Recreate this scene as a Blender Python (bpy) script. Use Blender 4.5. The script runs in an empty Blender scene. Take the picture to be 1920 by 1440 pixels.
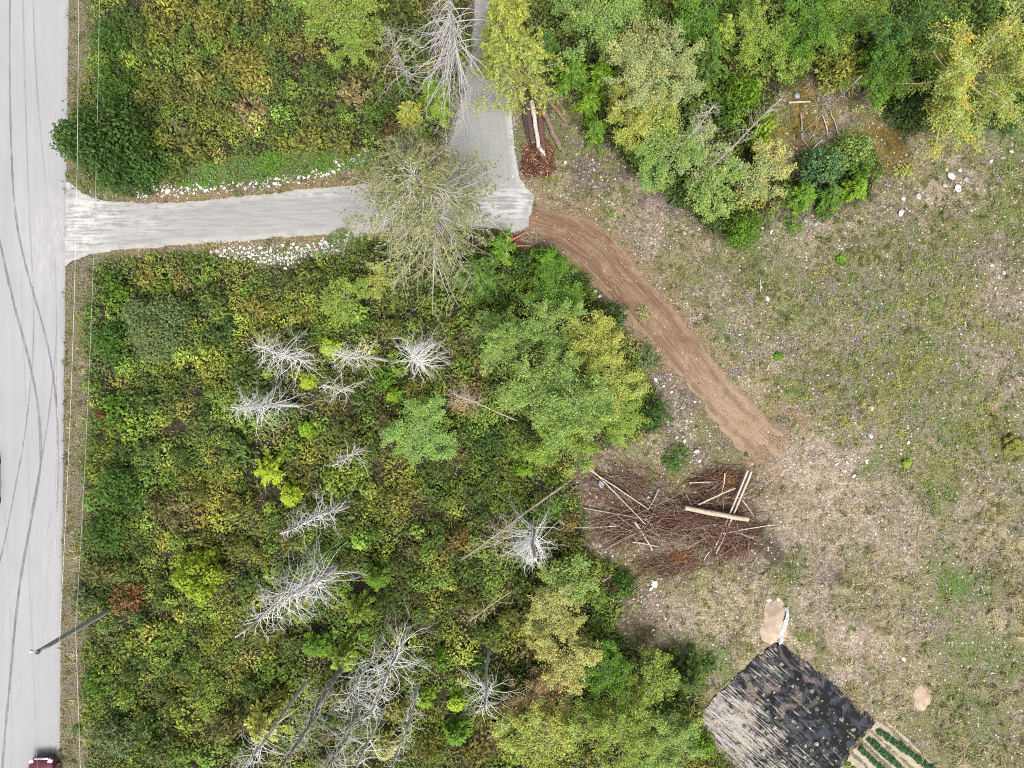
import bpy, math, random
import numpy as np
from mathutils import Vector
from mathutils.geometry import delaunay_2d_cdt

# ------------------------------------------------------------------ camera, sky, sun, exposure
scene = bpy.context.scene
COL = scene.collection
H = 48.0                       # flying height of the camera, metres
PXM = 28.0                     # photograph pixels per metre on the ground

cam_d = bpy.data.cameras.new('camera')
cam = bpy.data.objects.new('camera', cam_d)
COL.objects.link(cam)
cam.location = (0, 0, H)
cam.rotation_euler = (0, 0, 0)
cam_d.sensor_width = 36.0
cam_d.lens = 18.0 * H / (960.0 / PXM)
cam_d.clip_start = 0.5
cam_d.clip_end = 3000
scene.camera = cam

SUN_EL, SUN_AZ = math.radians(62), math.radians(-75)     # azimuth measured from +X towards +Y
world = bpy.data.worlds.new('World')
scene.world = world
world.use_nodes = True
wn, wl = world.node_tree.nodes, world.node_tree.links
wn.clear()
w_out = wn.new('ShaderNodeOutputWorld')
w_bg = wn.new('ShaderNodeBackground')
w_sky = wn.new('ShaderNodeTexSky')
w_sky.sky_type = 'NISHITA'
w_sky.sun_disc = False
w_sky.sun_elevation = SUN_EL
w_sky.sun_rotation = math.pi / 2 - SUN_AZ
w_sky.air_density = 1.0
w_sky.dust_density = 6.0
w_sky.ozone_density = 1.0
w_hsv = wn.new('ShaderNodeHueSaturation')
w_hsv.inputs['Saturation'].default_value = 0.30
w_bg.inputs['Strength'].default_value = 0.088
wl.new(w_sky.outputs[0], w_hsv.inputs['Color'])
wl.new(w_hsv.outputs[0], w_bg.inputs[0])
wl.new(w_bg.outputs[0], w_out.inputs[0])

sun_d = bpy.data.lights.new('sun', 'SUN')
sun_d.energy = 1.5
sun_d.angle = math.radians(22)
sun_d.color = (1.0, 0.965, 0.91)
sun = bpy.data.objects.new('sun', sun_d)
COL.objects.link(sun)
sd = Vector((math.cos(SUN_EL) * math.cos(SUN_AZ), math.cos(SUN_EL) * math.sin(SUN_AZ), math.sin(SUN_EL)))
sun.rotation_euler = sd.to_track_quat('Z', 'Y').to_euler()
sun.location = sd * 200

scene.view_settings.view_transform = 'Standard'
scene.view_settings.look = 'None'
scene.view_settings.exposure = 1.60
scene.view_settings.gamma = 1.0
scene.view_settings.use_curve_mapping = False
scene.render.engine = 'CYCLES'
scene.cycles.filter_width = 1.05
scene.cycles.max_bounces = 6
scene.cycles.diffuse_bounces = 4
scene.cycles.transmission_bounces = 4
scene.cycles.use_denoising = False
scene.cycles.denoising_prefilter = 'ACCURATE'

# ------------------------------------------------------------------ helpers
rng = np.random.default_rng(11)
random.seed(5)


def P(px, py, z=0.0):
    """World X, Y of what stands at photograph pixel (px, py) at height z."""
    k = (H - z) / H / PXM
    return ((px - 960.0) * k, (720.0 - py) * k)


def PA(pts):
    a = np.asarray(pts, float)
    return np.stack([(a[:, 0] - 960.0) / PXM, (720.0 - a[:, 1]) / PXM], 1)


def _hash(ix, iy, seed):
    h = (ix.astype(np.int64) * 374761393 + iy.astype(np.int64) * 668265263 + seed * 974711) & 0x7fffffff
    h = ((h ^ (h >> 13)) * 1274126177) & 0x7fffffff
    h = (h ^ (h >> 16)) & 0xffff
    return h / 65535.0


def vnoise(x, y, seed=0):
    ix, iy = np.floor(x), np.floor(y)
    fx, fy = x - ix, y - iy
    fx = fx * fx * (3 - 2 * fx)
    fy = fy * fy * (3 - 2 * fy)
    ix = ix.astype(np.int64)
    iy = iy.astype(np.int64)
    a, b = _hash(ix, iy, seed), _hash(ix + 1, iy, seed)
    c, d = _hash(ix, iy + 1, seed), _hash(ix + 1, iy + 1, seed)
    return (a * (1 - fx) + b * fx) * (1 - fy) + (c * (1 - fx) + d * fx) * fy


def fbm(x, y, scale, seed=0, octv=4):
    s, amp, tot, f = 0.0, 1.0, 0.0, 1.0 / scale
    for o in range(octv):
        s = s + amp * vnoise(x * f + 17.3 * o, y * f - 9.1 * o, seed + o * 7)
        tot += amp
        amp *= 0.5
        f *= 2.03
    return s / tot                                        # 0..1, mean 0.5


def sdist(x, y, poly):
    """Signed distance to a polygon (positive inside)."""
    shp = x.shape
    x, y = x.ravel(), y.ravel()
    d = np.full(x.shape, 1e9)
    ins = np.zeros(x.shape, bool)
    n = len(poly)
    for i in range(n):
        ax, ay = poly[i]
        bx, by = poly[(i + 1) % n]
        ex, ey = bx - ax, by - ay
        t = np.clip(((x - ax) * ex + (y - ay) * ey) / (ex * ex + ey * ey + 1e-12), 0, 1)
        dx, dy = x - ax - t * ex, y - ay - t * ey
        d = np.minimum(d, dx * dx + dy * dy)
        c = ((ay > y) != (by > y)) & (x < (bx - ax) * (y - ay) / (by - ay + 1e-12) + ax)
        ins ^= c
    d = np.sqrt(d)
    return np.where(ins, d, -d).reshape(shp)


def smooth(e0, e1, v):
    t = np.clip((v - e0) / (e1 - e0), 0, 1)
    return t * t * (3 - 2 * t)


def norm(a):
    return a / (np.linalg.norm(a, axis=-1, keepdims=True) + 1e-9)


class Soup:
    """Collects faces with a colour per vertex and links them as one mesh object."""

    def __init__(self):
        self.v, self.q, self.t, self.c, self.n = [], [], [], [], 0

    def add(self, v, quads=None, tris=None, tint=(1, 1, 1)):
        v = np.asarray(v, float).reshape(-1, 3)
        tint = np.asarray(tint, float)
        if tint.ndim == 1:
            tint = np.tile(tint, (len(v), 1))
        self.v.append(v)
        self.c.append(tint)
        if quads is not None and len(quads):
            self.q.append(np.asarray(quads, np.int64) + self.n)
        if tris is not None and len(tris):
            self.t.append(np.asarray(tris, np.int64) + self.n)
        self.n += len(v)

    def mesh(self, name, mat, smooth_shade=False):
        me = bpy.data.meshes.new(name)
        v = np.concatenate(self.v)
        q = np.concatenate(self.q) if self.q else np.zeros((0, 4), np.int64)
        t = np.concatenate(self.t) if self.t else np.zeros((0, 3), np.int64)
        c = np.concatenate(self.c)
        me.vertices.add(len(v))
        me.vertices.foreach_set('co', v.astype(np.float32).ravel())
        me.loops.add(q.size + t.size)
        me.loops.foreach_set('vertex_index', np.concatenate([q.ravel(), t.ravel()]).astype(np.int32))
        me.polygons.add(len(q) + len(t))
        st = np.concatenate([np.arange(len(q)) * 4, q.size + np.arange(len(t)) * 3]).astype(np.int32)
        me.polygons.foreach_set('loop_start', st)
        me.update(calc_edges=True)
        at = me.attributes.new('tint', 'FLOAT_COLOR', 'POINT')
        at.data.foreach_set('color', np.concatenate([c, np.ones((len(c), 1))], 1).astype(np.float32).ravel())
        if smooth_shade:
            me.polygons.foreach_set('use_smooth', np.ones(len(me.polygons), bool))
        me.materials.append(mat)
        return me

    def build(self, name, mat, parent=None, smooth_shade=False):
        return link(name, self.mesh(name, mat, smooth_shade), parent)


def link(name, me, parent=None):
    o = bpy.data.objects.new(name, me)
    COL.objects.link(o)
    if parent is not None:
        o.parent = parent
    return o


def tag(o, label=None, cat=None, group=None, kind=None):
    if label:
        o['label'] = label
    if cat:
        o['category'] = cat
    if group:
        o['group'] = group
    if kind:
        o['kind'] = kind
    return o


def empty(name, loc, rz=0.0):
    o = bpy.data.objects.new(name, None)
    COL.objects.link(o)
    o.location = loc
    o.rotation_euler = (0, 0, rz)
    o.empty_display_size = 0.2
    return o


def paint(o, rgb):
    o.color = (rgb[0], rgb[1], rgb[2], 1.0)
    return o


def leaves(S, C, N, L, W, tint, A=None):
    """Leaf blades: one diamond each, bent a little along the middle."""
    n = len(C)
    N = norm(N)
    if A is None:
        A = rng.normal(size=(n, 3))
    A = norm(A - N * np.sum(A * N, 1, keepdims=True))
    B = np.cross(N, A)
    L = np.broadcast_to(np.asarray(L, float), (n,))[:, None]
    W = np.broadcast_to(np.asarray(W, float), (n,))[:, None]
    v = np.empty((n, 4, 3))
    v[:, 0] = C - A * L * .5
    v[:, 1] = C + B * W * .5 + A * L * .05
    v[:, 2] = C + A * L * .5 - N * L * .12
    v[:, 3] = C - B * W * .5 + A * L * .05
    q = np.arange(n * 4).reshape(n, 4)
    S.add(v.reshape(-1, 3), quads=q, tint=np.repeat(tint, 4, axis=0))


def tubes(S, Pt, R, sides=4, tint=(1, 1, 1), cap=False):
    """A batch of tubes. Pt (b,k,3), R (b,k)."""
    Pt = np.asarray(Pt, float)
    R = np.asarray(R, float)
    b, k, _ = Pt.shape
    T = np.empty_like(Pt)
    T[:, 1:-1] = Pt[:, 2:] - Pt[:, :-2]
    T[:, 0] = Pt[:, 1] - Pt[:, 0]
    T[:, -1] = Pt[:, -1] - Pt[:, -2]
    T = norm(T)
    tm = norm(T.mean(1, keepdims=True))
    ref = np.where(np.abs(tm[..., 2:3]) < .8, np.array([0, 0, 1.0]), np.array([1.0, 0, 0]))
    U = norm(np.cross(np.broadcast_to(ref, T.shape), T))
    Vv = np.cross(T, U)
    an = np.arange(sides) * 2 * math.pi / sides
    ring = U[:, :, None, :] * np.cos(an)[None, None, :, None] + Vv[:, :, None, :] * np.sin(an)[None, None, :, None]
    v = Pt[:, :, None, :] + ring * R[:, :, None, None]
    base = (np.arange(b) * k * sides)[:, None, None]
    i = (np.arange(k - 1) * sides)[None, :, None]
    j = np.arange(sides)[None, None, :]
    j2 = (j + 1) % sides
    q = np.stack([base + i + j, base + i + j2, base + i + sides + j2, base + i + sides + j], -1).reshape(-1, 4)
    tint = np.asarray(tint, float)
    if tint.ndim == 2:
        tint = np.repeat(tint, k * sides, axis=0)
    tris = []
    if cap:
        for bb in range(b):
            o0 = bb * k * sides
            for s in range(1, sides - 1):
                tris.append((o0, o0 + s + 1, o0 + s))
                o1 = o0 + (k - 1) * sides
                tris.append((o1, o1 + s, o1 + s + 1))
    S.add(v.reshape(-1, 3), quads=q, tris=tris, tint=tint)


def vary(n, amt=.3, hue=.12):
    """Leaf to leaf colour differences, as factors round 1."""
    l = 1 + (rng.random((n, 1)) * 2 - 1) * amt
    h = (rng.random((n, 1)) * 2 - 1) * hue
    return np.clip(l * np.concatenate([1 + h, np.ones((n, 1)), 1 - h * .5], 1), 0.1, 3)


# ------------------------------------------------------------------ materials
class NT:
    def __init__(self, name):
        self.m = bpy.data.materials.new(name)
        self.m.use_nodes = True
        self.t = self.m.node_tree
        self.t.nodes.clear()
        self.out = self.t.nodes.new('ShaderNodeOutputMaterial')

    def n(self, kind, **kw):
        nd = self.t.nodes.new('ShaderNode' + kind)
        for k, v in kw.items():
            setattr(nd, k, v)
        return nd

    def l(self, a, b):
        self.t.links.new(a, b)

    def val(self, sock, x):
        if isinstance(x, bpy.types.NodeSocket):
            self.l(x, sock)
        elif isinstance(x, (tuple, list)) and len(x) == 3 and sock.type == 'RGBA':
            sock.default_value = (*x, 1)
        else:
            sock.default_value = x

    def mix(self, f, a, b, mode='MIX'):
        nd = self.n('MixRGB', blend_type=mode)
        self.val(nd.inputs[0], f)
        self.val(nd.inputs[1], a)
        self.val(nd.inputs[2], b)
        return nd.outputs[0]

    def math(self, op, a, b=0.0, c=None):
        nd = self.n('Math', operation=op)
        self.val(nd.inputs[0], a)
        self.val(nd.inputs[1], b)
        if c is not None:
            self.val(nd.inputs[2], c)
        return nd.outputs[0]

    def attr(self, name):
        return self.n('Attribute', attribute_name=name)

    def sep(self, s):
        nd = self.n('SeparateColor')
        self.l(s, nd.inputs[0])
        return nd.outputs

    def co(self):
        return self.n('TexCoord').outputs['Object']

    def world(self):
        return self.n('NewGeometry').outputs['Position']

    def map(self, vec, scale=(1, 1, 1), rot=0.0):
        nd = self.n('Mapping')
        self.l(vec, nd.inputs[0])
        nd.inputs['Scale'].default_value = scale
        nd.inputs['Rotation'].default_value = (0, 0, rot)
        return nd.outputs[0]

    def noise(self, vec, scale, detail=4, rough=.6, dist=0.0):
        nd = self.n('TexNoise')
        self.l(vec, nd.inputs['Vector'])
        nd.inputs['Scale'].default_value = scale
        nd.inputs['Detail'].default_value = detail
        nd.inputs['Roughness'].default_value = rough
        nd.inputs['Distortion'].default_value = dist
        return nd.outputs[0]

    def ramp(self, f, lo, hi):
        nd = self.n('MapRange', clamp=True, interpolation_type='SMOOTHSTEP')
        self.val(nd.inputs[0], f)
        nd.inputs[1].default_value = lo
        nd.inputs[2].default_value = hi
        return nd.outputs[0]

    def bump(self, h, strength=.5, dist=.05):
        nd = self.n('Bump')
        self.l(h, nd.inputs['Height'])
        nd.inputs['Strength'].default_value = strength
        nd.inputs['Distance'].default_value = dist
        return nd.outputs[0]

    def done(self, color, rough=.8, spec=.25, normal=None, metal=0.0, transl=0.0, coat=0.0):
        p = self.n('BsdfPrincipled')
        self.val(p.inputs['Base Color'], color)
        self.val(p.inputs['Roughness'], rough)
        p.inputs['Specular IOR Level'].default_value = spec
        p.inputs['Metallic'].default_value = metal
        p.inputs['Coat Weight'].default_value = coat
        if normal is not None:
            self.l(normal, p.inputs['Normal'])
        sh = p.outputs[0]
        if transl > 0:
            t = self.n('BsdfTranslucent')
            self.val(t.inputs[0], color)
            mx = self.n('MixShader')
            mx.inputs[0].default_value = transl
            self.l(sh, mx.inputs[1])
            self.l(t.outputs[0], mx.inputs[2])
            sh = mx.outputs[0]
        self.l(sh, self.out.inputs[0])
        return self.m


def mat_leaf():
    m = NT('leaf')
    c = m.mix(1.0, m.n('ObjectInfo').outputs['Color'], m.attr('tint').outputs['Color'], 'MULTIPLY')
    return m.done(c, .65, .14, transl=.36)


def mat_bark(name='bark', fine=9.0, amt=.45):
    m = NT(name)
    c = m.mix(1.0, m.n('ObjectInfo').outputs['Color'], m.attr('tint').outputs['Color'], 'MULTIPLY')
    n = m.noise(m.co(), fine, 5, .65)
    c = m.mix(m.ramp(n, .35, .7), c, m.mix(1.0, c, (amt, amt, amt * .95), 'MULTIPLY'))
    return m.done(c, .9, .15, m.bump(n, .5, .03))


def mat_plain(name, rgb, rough=.6, spec=.3, metal=0.0, coat=0.0, mott=.25, scale=6.0):
    m = NT(name)
    n = m.noise(m.co(), scale, 4, .6)
    c = m.mix(m.ramp(n, .3, .7), tuple(x * (1 - mott) for x in rgb), tuple(min(1, x * (1 + mott * .6)) for x in rgb))
    return m.done(c, rough, spec, None, metal, 0, coat)


def mat_rock():
    m = NT('rock')
    c0 = m.n('ObjectInfo').outputs['Color']
    n = m.noise(m.world(), 7.0, 6, .7)
    n2 = m.noise(m.world(), 2.3, 3, .6)
    c = m.mix(m.ramp(n, .42, .66), c0, m.mix(1.0, c0, (.55, .53, .5), 'MULTIPLY'))
    c = m.mix(m.ramp(n2, .6, .8), c, m.mix(1.0, c0, (.75, .62, .45), 'MULTIPLY'))
    return m.done(c, .88, .2, m.bump(n, .6, .04))


LEAF = mat_leaf()
BARK = mat_bark()
SILVER = mat_bark('weathered_wood', 5.0, .7)
ROCK = mat_rock()

# ------------------------------------------------------------------ where things lie (photograph outlines turned into ground plans)
DRIVE = [(124, 338), (150, 360), (172, 371), (205, 377), (270, 381), (340, 379), (400, 374), (470, 367), (545, 358), (620, 351), (690, 345),
         (760, 330), (815, 305), (838, 283), (852, 245), (862, 205), (872, 150), (885, 90), (891, 0), (897, -300), (948, -300), (938, 0), (938, 70), (945, 130),
         (955, 170), (961, 230), (966, 285), (972, 330), (985, 352), (1002, 366), (998, 392), (991, 426), (962, 436), (928, 428), (880, 428), (800, 436),
         (740, 441), (660, 443), (600, 440), (560, 443), (500, 448), (440, 453), (380, 457), (320, 461), (270, 466), (215, 470), (170, 477), (140, 488), (121, 500)]
TRACK = [(988, 398), (1002, 386), (1060, 398), (1110, 412), (1150, 442), (1180, 482), (1212, 520), (1243, 552), (1275, 590), (1310, 638), (1338, 676), (1362, 708),
         (1398, 742), (1420, 764), (1446, 792), (1472, 820), (1492, 850), (1500, 880), (1470, 884), (1440, 880), (1402, 856), (1372, 832), (1352, 806), (1330, 776), (1304, 742),
         (1278, 712), (1256, 688), (1228, 652), (1196, 612), (1160, 578), (1118, 540), (1082, 506), (1046, 466), (1010, 440), (986, 430)]
FABRIC = [(1311, 1350), (1330, 1318), (1380, 1268), (1432, 1222), (1462, 1203), (1490, 1226), (1540, 1262), (1590, 1310), (1637, 1351), (1600, 1398), (1569, 1440), (1510, 1515), (1450, 1500), (1392, 1442), (1340, 1390)]
TAN = [(1641, 1352), (1660, 1351), (1700, 1384), (1756, 1440), (1830, 1520), (1560, 1560), (1514, 1517), (1573, 1441), (1604, 1399)]
SAND1 = [(1433, 1130), (1462, 1124), (1474, 1138), (1478, 1165), (1474, 1200), (1460, 1206), (1428, 1203), (1424, 1180), (1432, 1158)]
SAND2 = [(1716, 1292), (1738, 1288), (1752, 1303), (1747, 1325), (1730, 1334), (1716, 1328), (1719, 1310)]
T1 = [(172, -300), (890, -300), (884, 60), (868, 120), (852, 180), (835, 230), (818, 275), (740, 315), (690, 285), (610, 282), (520, 292), (430, 300), (350, 318), (330, 342),
      (250, 352), (170, 345), (150, 300), (152, 200), (168, 100), (174, 0)]
T1B = [(330, 342), (350, 318), (430, 296), (520, 288), (610, 278), (700, 285), (700, 312), (620, 318), (520, 336), (430, 345), (350, 352)]
T2 = [(172, 505), (232, 482), (330, 478), (420, 480), (470, 492), (520, 500), (570, 494), (640, 470), (690, 440), (800, 440), (880, 432), (930, 450), (985, 462), (1040, 475),
      (1090, 520), (1130, 560), (1165, 600), (1200, 660), (1225, 720), (1250, 800), (1190, 830), (1110, 845), (1080, 880), (1082, 940), (1100, 1000), (1110, 1040), (1150, 1060),
      (1200, 1085), (1185, 1130), (1140, 1170), (1190, 1210), (1250, 1215), (1320, 1240), (1310, 1330), (1330, 1400), (1390, 1450), (1440, 1700), (60, 1700), (170, 1440), (176, 1350),
      (150, 1290), (160, 1200), (150, 1100), (152, 1000), (165, 900), (166, 760), (164, 620)]
T3 = [(960, 90), (962, -300), (2300, -300), (2300, 215), (1900, 225), (1820, 240), (1740, 235), (1690, 225), (1650, 195), (1620, 165), (1560, 170), (1510, 150), (1470, 180), (1440, 220),
      (1450, 300), (1500, 330), (1560, 270), (1630, 260), (1660, 310), (1640, 370), (1560, 400), (1440, 425), (1380, 460), (1330, 425), (1260, 380), (1190, 320), (1120, 270),
      (1075, 215), (1040, 165), (985, 140)]
RED = [(1085, 860), (1150, 845), (1240, 880), (1330, 880), (1420, 880), (1425, 950), (1440, 1040), (1330, 1060), (1260, 1090), (1240, 1180), (1140, 1190), (1160, 1120), (1190, 1060),
       (1100, 1040), (1080, 960)]
MOSS = [(1450, 150), (1560, 160), (1600, 200), (1680, 240), (1740, 260), (1760, 300), (1710, 350), (1660, 340), (1600, 250), (1520, 300), (1460, 270)]
PURP = [(1060, 270), (1160, 280), (1260, 350), (1380, 400), (1340, 430), (1230, 400), (1120, 350), (1070, 350)]
PURP2 = [(1220, 690), (1290, 730), (1340, 800), (1420, 880), (1330, 890), (1240, 850), (1250, 780)]
LUSH = [(1640, 60), (1930, 230), (1930, 420), (1800, 420), (1850, 330), (1840, 260)]
W = {k: PA(v) for k, v in dict(DRIVE=DRIVE, TRACK=TRACK, FABRIC=FABRIC, TAN=TAN, SAND1=SAND1, SAND2=SAND2, T1=T1, T1B=T1B, T2=T2, T3=T3, RED=RED, MOSS=MOSS,
                               PURP=PURP, PURP2=PURP2, LUSH=LUSH).items()}


def road_edge(y):
    py = 720 - y * PXM
    return (128.5 - (py / 1440.0) * 17.0 - 960) / PXM


def warp(x, y, a=.5, s=1.2, seed=3):
    return x + (fbm(x, y, s, seed) - .5) * 2 * a, y + (fbm(x, y, s, seed + 50) - .5) * 2 * a


def flat_mask(x, y):
    d = np.maximum.reduce([sdist(x, y, W['DRIVE']), sdist(x, y, W['TRACK']), sdist(x, y, W['FABRIC']), sdist(x, y, W['TAN'])])
    d = np.maximum(d, road_edge(y) + .4 - x)
    return smooth(-1.6, -.25, d)


def gz(x, y, fm=None):
    x = np.asarray(x, float)
    y = np.asarray(y, float)
    z = (fbm(x, y, 7.0, 21) - .5) * .7 + (fbm(x, y, 1.1, 22, 3) - .5) * .16
    if fm is None:
        fm = flat_mask(x, y)
    far = smooth(45, 90, np.hypot(x, y))
    return z * (1 - fm) * (1 - far)


def gz1(x, y):
    return float(gz(np.array([x]), np.array([y]))[0])


def bare(x, y):
    """Worn, disturbed soil in the clearing, thickest below and right of the end of the track."""
    px, py = 960 + x * PXM, 720 - y * PXM
    b = np.zeros_like(np.asarray(x, float))
    nz = (fbm(x, y, 1.4, 49) - .5) * 150
    for (qx, qy, qr, qa) in [(1530, 890, 75, .95), (1600, 960, 80, .75), (1500, 970, 60, .8), (1560, 1010, 60, .7), (1520, 1150, 60, .7), (1585, 1215, 60, .95), (1470, 1205, 40, .9),
                             (1400, 1130, 50, .6), (1690, 1010, 70, .6), (1800, 980, 60, .4), (1260, 1140, 60, .6), (1380, 600, 45, .5), (1420, 690, 40, .5), (1590, 865, 40, .7), (1860, 690, 50, .5),
                             (1880, 560, 50, .5), (1200, 420, 60, .5), (1690, 1270, 50, .5), (1500, 420, 60, .4), (1790, 345, 60, .7)]:
        b = np.maximum(b, qa * smooth(qr * 1.4, qr * .3, np.hypot(px - qx, py - qy) + nz))
    return b


# ------------------------------------------------------------------ ground
inner_x = np.arange(-38, 38.01, .19)
inner_y = np.arange(-30, 30.01, .19)
outer = np.array([1.2, 3, 6, 10, 17, 30, 55, 100, 180, 320, 560, 1000])
gx = np.concatenate([-38 - outer[::-1], inner_x, inner_x[-1] + outer])
gy = np.concatenate([-30 - outer[::-1], inner_y, inner_y[-1] + outer])
GX, GY = np.meshgrid(gx, gy)
gfm = flat_mask(GX, GY)
GZ = gz(GX, GY, gfm) + (rng.random(GX.shape) - .5) * .03 * (1 - gfm)
wx, wy = warp(GX, GY, .55, 1.3, 3)
sT1, sT1B, sT2, sT3 = (sdist(wx, wy, W[k]) for k in ('T1', 'T1B', 'T2', 'T3'))
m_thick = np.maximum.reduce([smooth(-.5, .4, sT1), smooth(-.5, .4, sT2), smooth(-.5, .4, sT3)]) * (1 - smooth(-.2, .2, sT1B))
wx2, wy2 = warp(GX, GY, 1.1, 1.8, 9)
m_red = smooth(-.7, .7, sdist(wx2, wy2, W['RED'])) * (.55 + .45 * fbm(GX, GY, .9, 33))
m_moss = smooth(-1.2, .8, sdist(wx2, wy2, W['MOSS'])) * smooth(.35, .6, fbm(GX, GY, 1.6, 35))
m_purp = np.maximum(smooth(-1.0, .6, sdist(wx2, wy2, W['PURP'])), smooth(-1.0, .6, sdist(wx2, wy2, W['PURP2']))) * smooth(.3, .55, fbm(GX, GY, 1.2, 37))
dD, dT = sdist(wx, wy, W['DRIVE']), sdist(wx, wy, W['TRACK'])
gpy = 720 - GY * PXM
gpx = 960 + GX * PXM
m_soil = smooth(-1.15, -.35, dD) * smooth(190, 260, gpx) * smooth(760, 640, gpx) * (gpy > 300)
m_soil = np.maximum(m_soil, smooth(-1.7 - 1.5 * smooth(1340, 1480, gpx), .2, dT + (fbm(GX, GY, .7, 47) - .5) * 1.9) * .97)
m_bare = bare(GX, GY)
m_verge = smooth(road_edge(GY) + 2.3, road_edge(GY) + 1.3, wx)
m_lush = smooth(-1.0, 1.0, sdist(wx2, wy2, W['LUSH'])) * .5
for (qx, qy, qr, qa) in [(1800, 1105, 60, .9), (1850, 1220, 70, .55), (1630, 870, 40, .4), (1490, 600, 30, .5), (1560, 1230, 30, .6), (1480, 1120, 30, .5), (1330, 1230, 40, .6),
                         (1440, 480, 50, .4), (1860, 400, 40, .6), (1350, 640, 50, .5), (1820, 1350, 80, .35), (1720, 720, 110, .3), (520, 310, 200, .9)]:
    m_lush = np.maximum(m_lush, smooth(qr * 1.5, qr * .3, np.hypot(gpx - qx, (gpy - qy) * (1.6 if qy > 1000 else 1)) + (fbm(GX, GY, 1.0, 41) - .5) * 60) * qa)
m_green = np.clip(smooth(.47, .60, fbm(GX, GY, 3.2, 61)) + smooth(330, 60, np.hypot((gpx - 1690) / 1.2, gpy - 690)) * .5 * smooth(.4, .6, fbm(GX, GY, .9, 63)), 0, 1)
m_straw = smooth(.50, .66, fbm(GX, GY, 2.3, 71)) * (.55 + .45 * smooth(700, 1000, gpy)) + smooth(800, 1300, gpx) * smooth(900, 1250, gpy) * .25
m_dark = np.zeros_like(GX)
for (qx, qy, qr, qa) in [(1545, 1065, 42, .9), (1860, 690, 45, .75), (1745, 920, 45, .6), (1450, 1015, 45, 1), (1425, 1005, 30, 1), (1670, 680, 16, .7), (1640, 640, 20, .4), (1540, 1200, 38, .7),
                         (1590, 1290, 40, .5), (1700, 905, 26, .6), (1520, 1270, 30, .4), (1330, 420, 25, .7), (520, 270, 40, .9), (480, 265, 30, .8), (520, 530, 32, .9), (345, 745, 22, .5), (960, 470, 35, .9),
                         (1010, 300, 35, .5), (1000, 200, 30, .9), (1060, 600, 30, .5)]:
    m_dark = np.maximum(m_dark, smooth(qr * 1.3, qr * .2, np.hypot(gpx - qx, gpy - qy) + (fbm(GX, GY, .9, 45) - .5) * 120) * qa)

gnx, gny = len(gx), len(gy)
ii = np.arange(gnx * gny).reshape(gny, gnx)
gq = np.stack([ii[:-1, :-1], ii[:-1, 1:], ii[1:, 1:], ii[1:, :-1]], -1).reshape(-1, 4)
S = Soup()
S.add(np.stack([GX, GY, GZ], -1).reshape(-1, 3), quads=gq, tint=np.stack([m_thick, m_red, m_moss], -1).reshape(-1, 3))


def add_attr(me, name, a, b, c):
    at = me.attributes.new(name, 'FLOAT_COLOR', 'POINT')
    arr = np.stack([a.ravel(), b.ravel(), c.ravel(), np.ones(a.size)], -1).astype(np.float32)
    at.data.foreach_set('color', arr.ravel())


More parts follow.
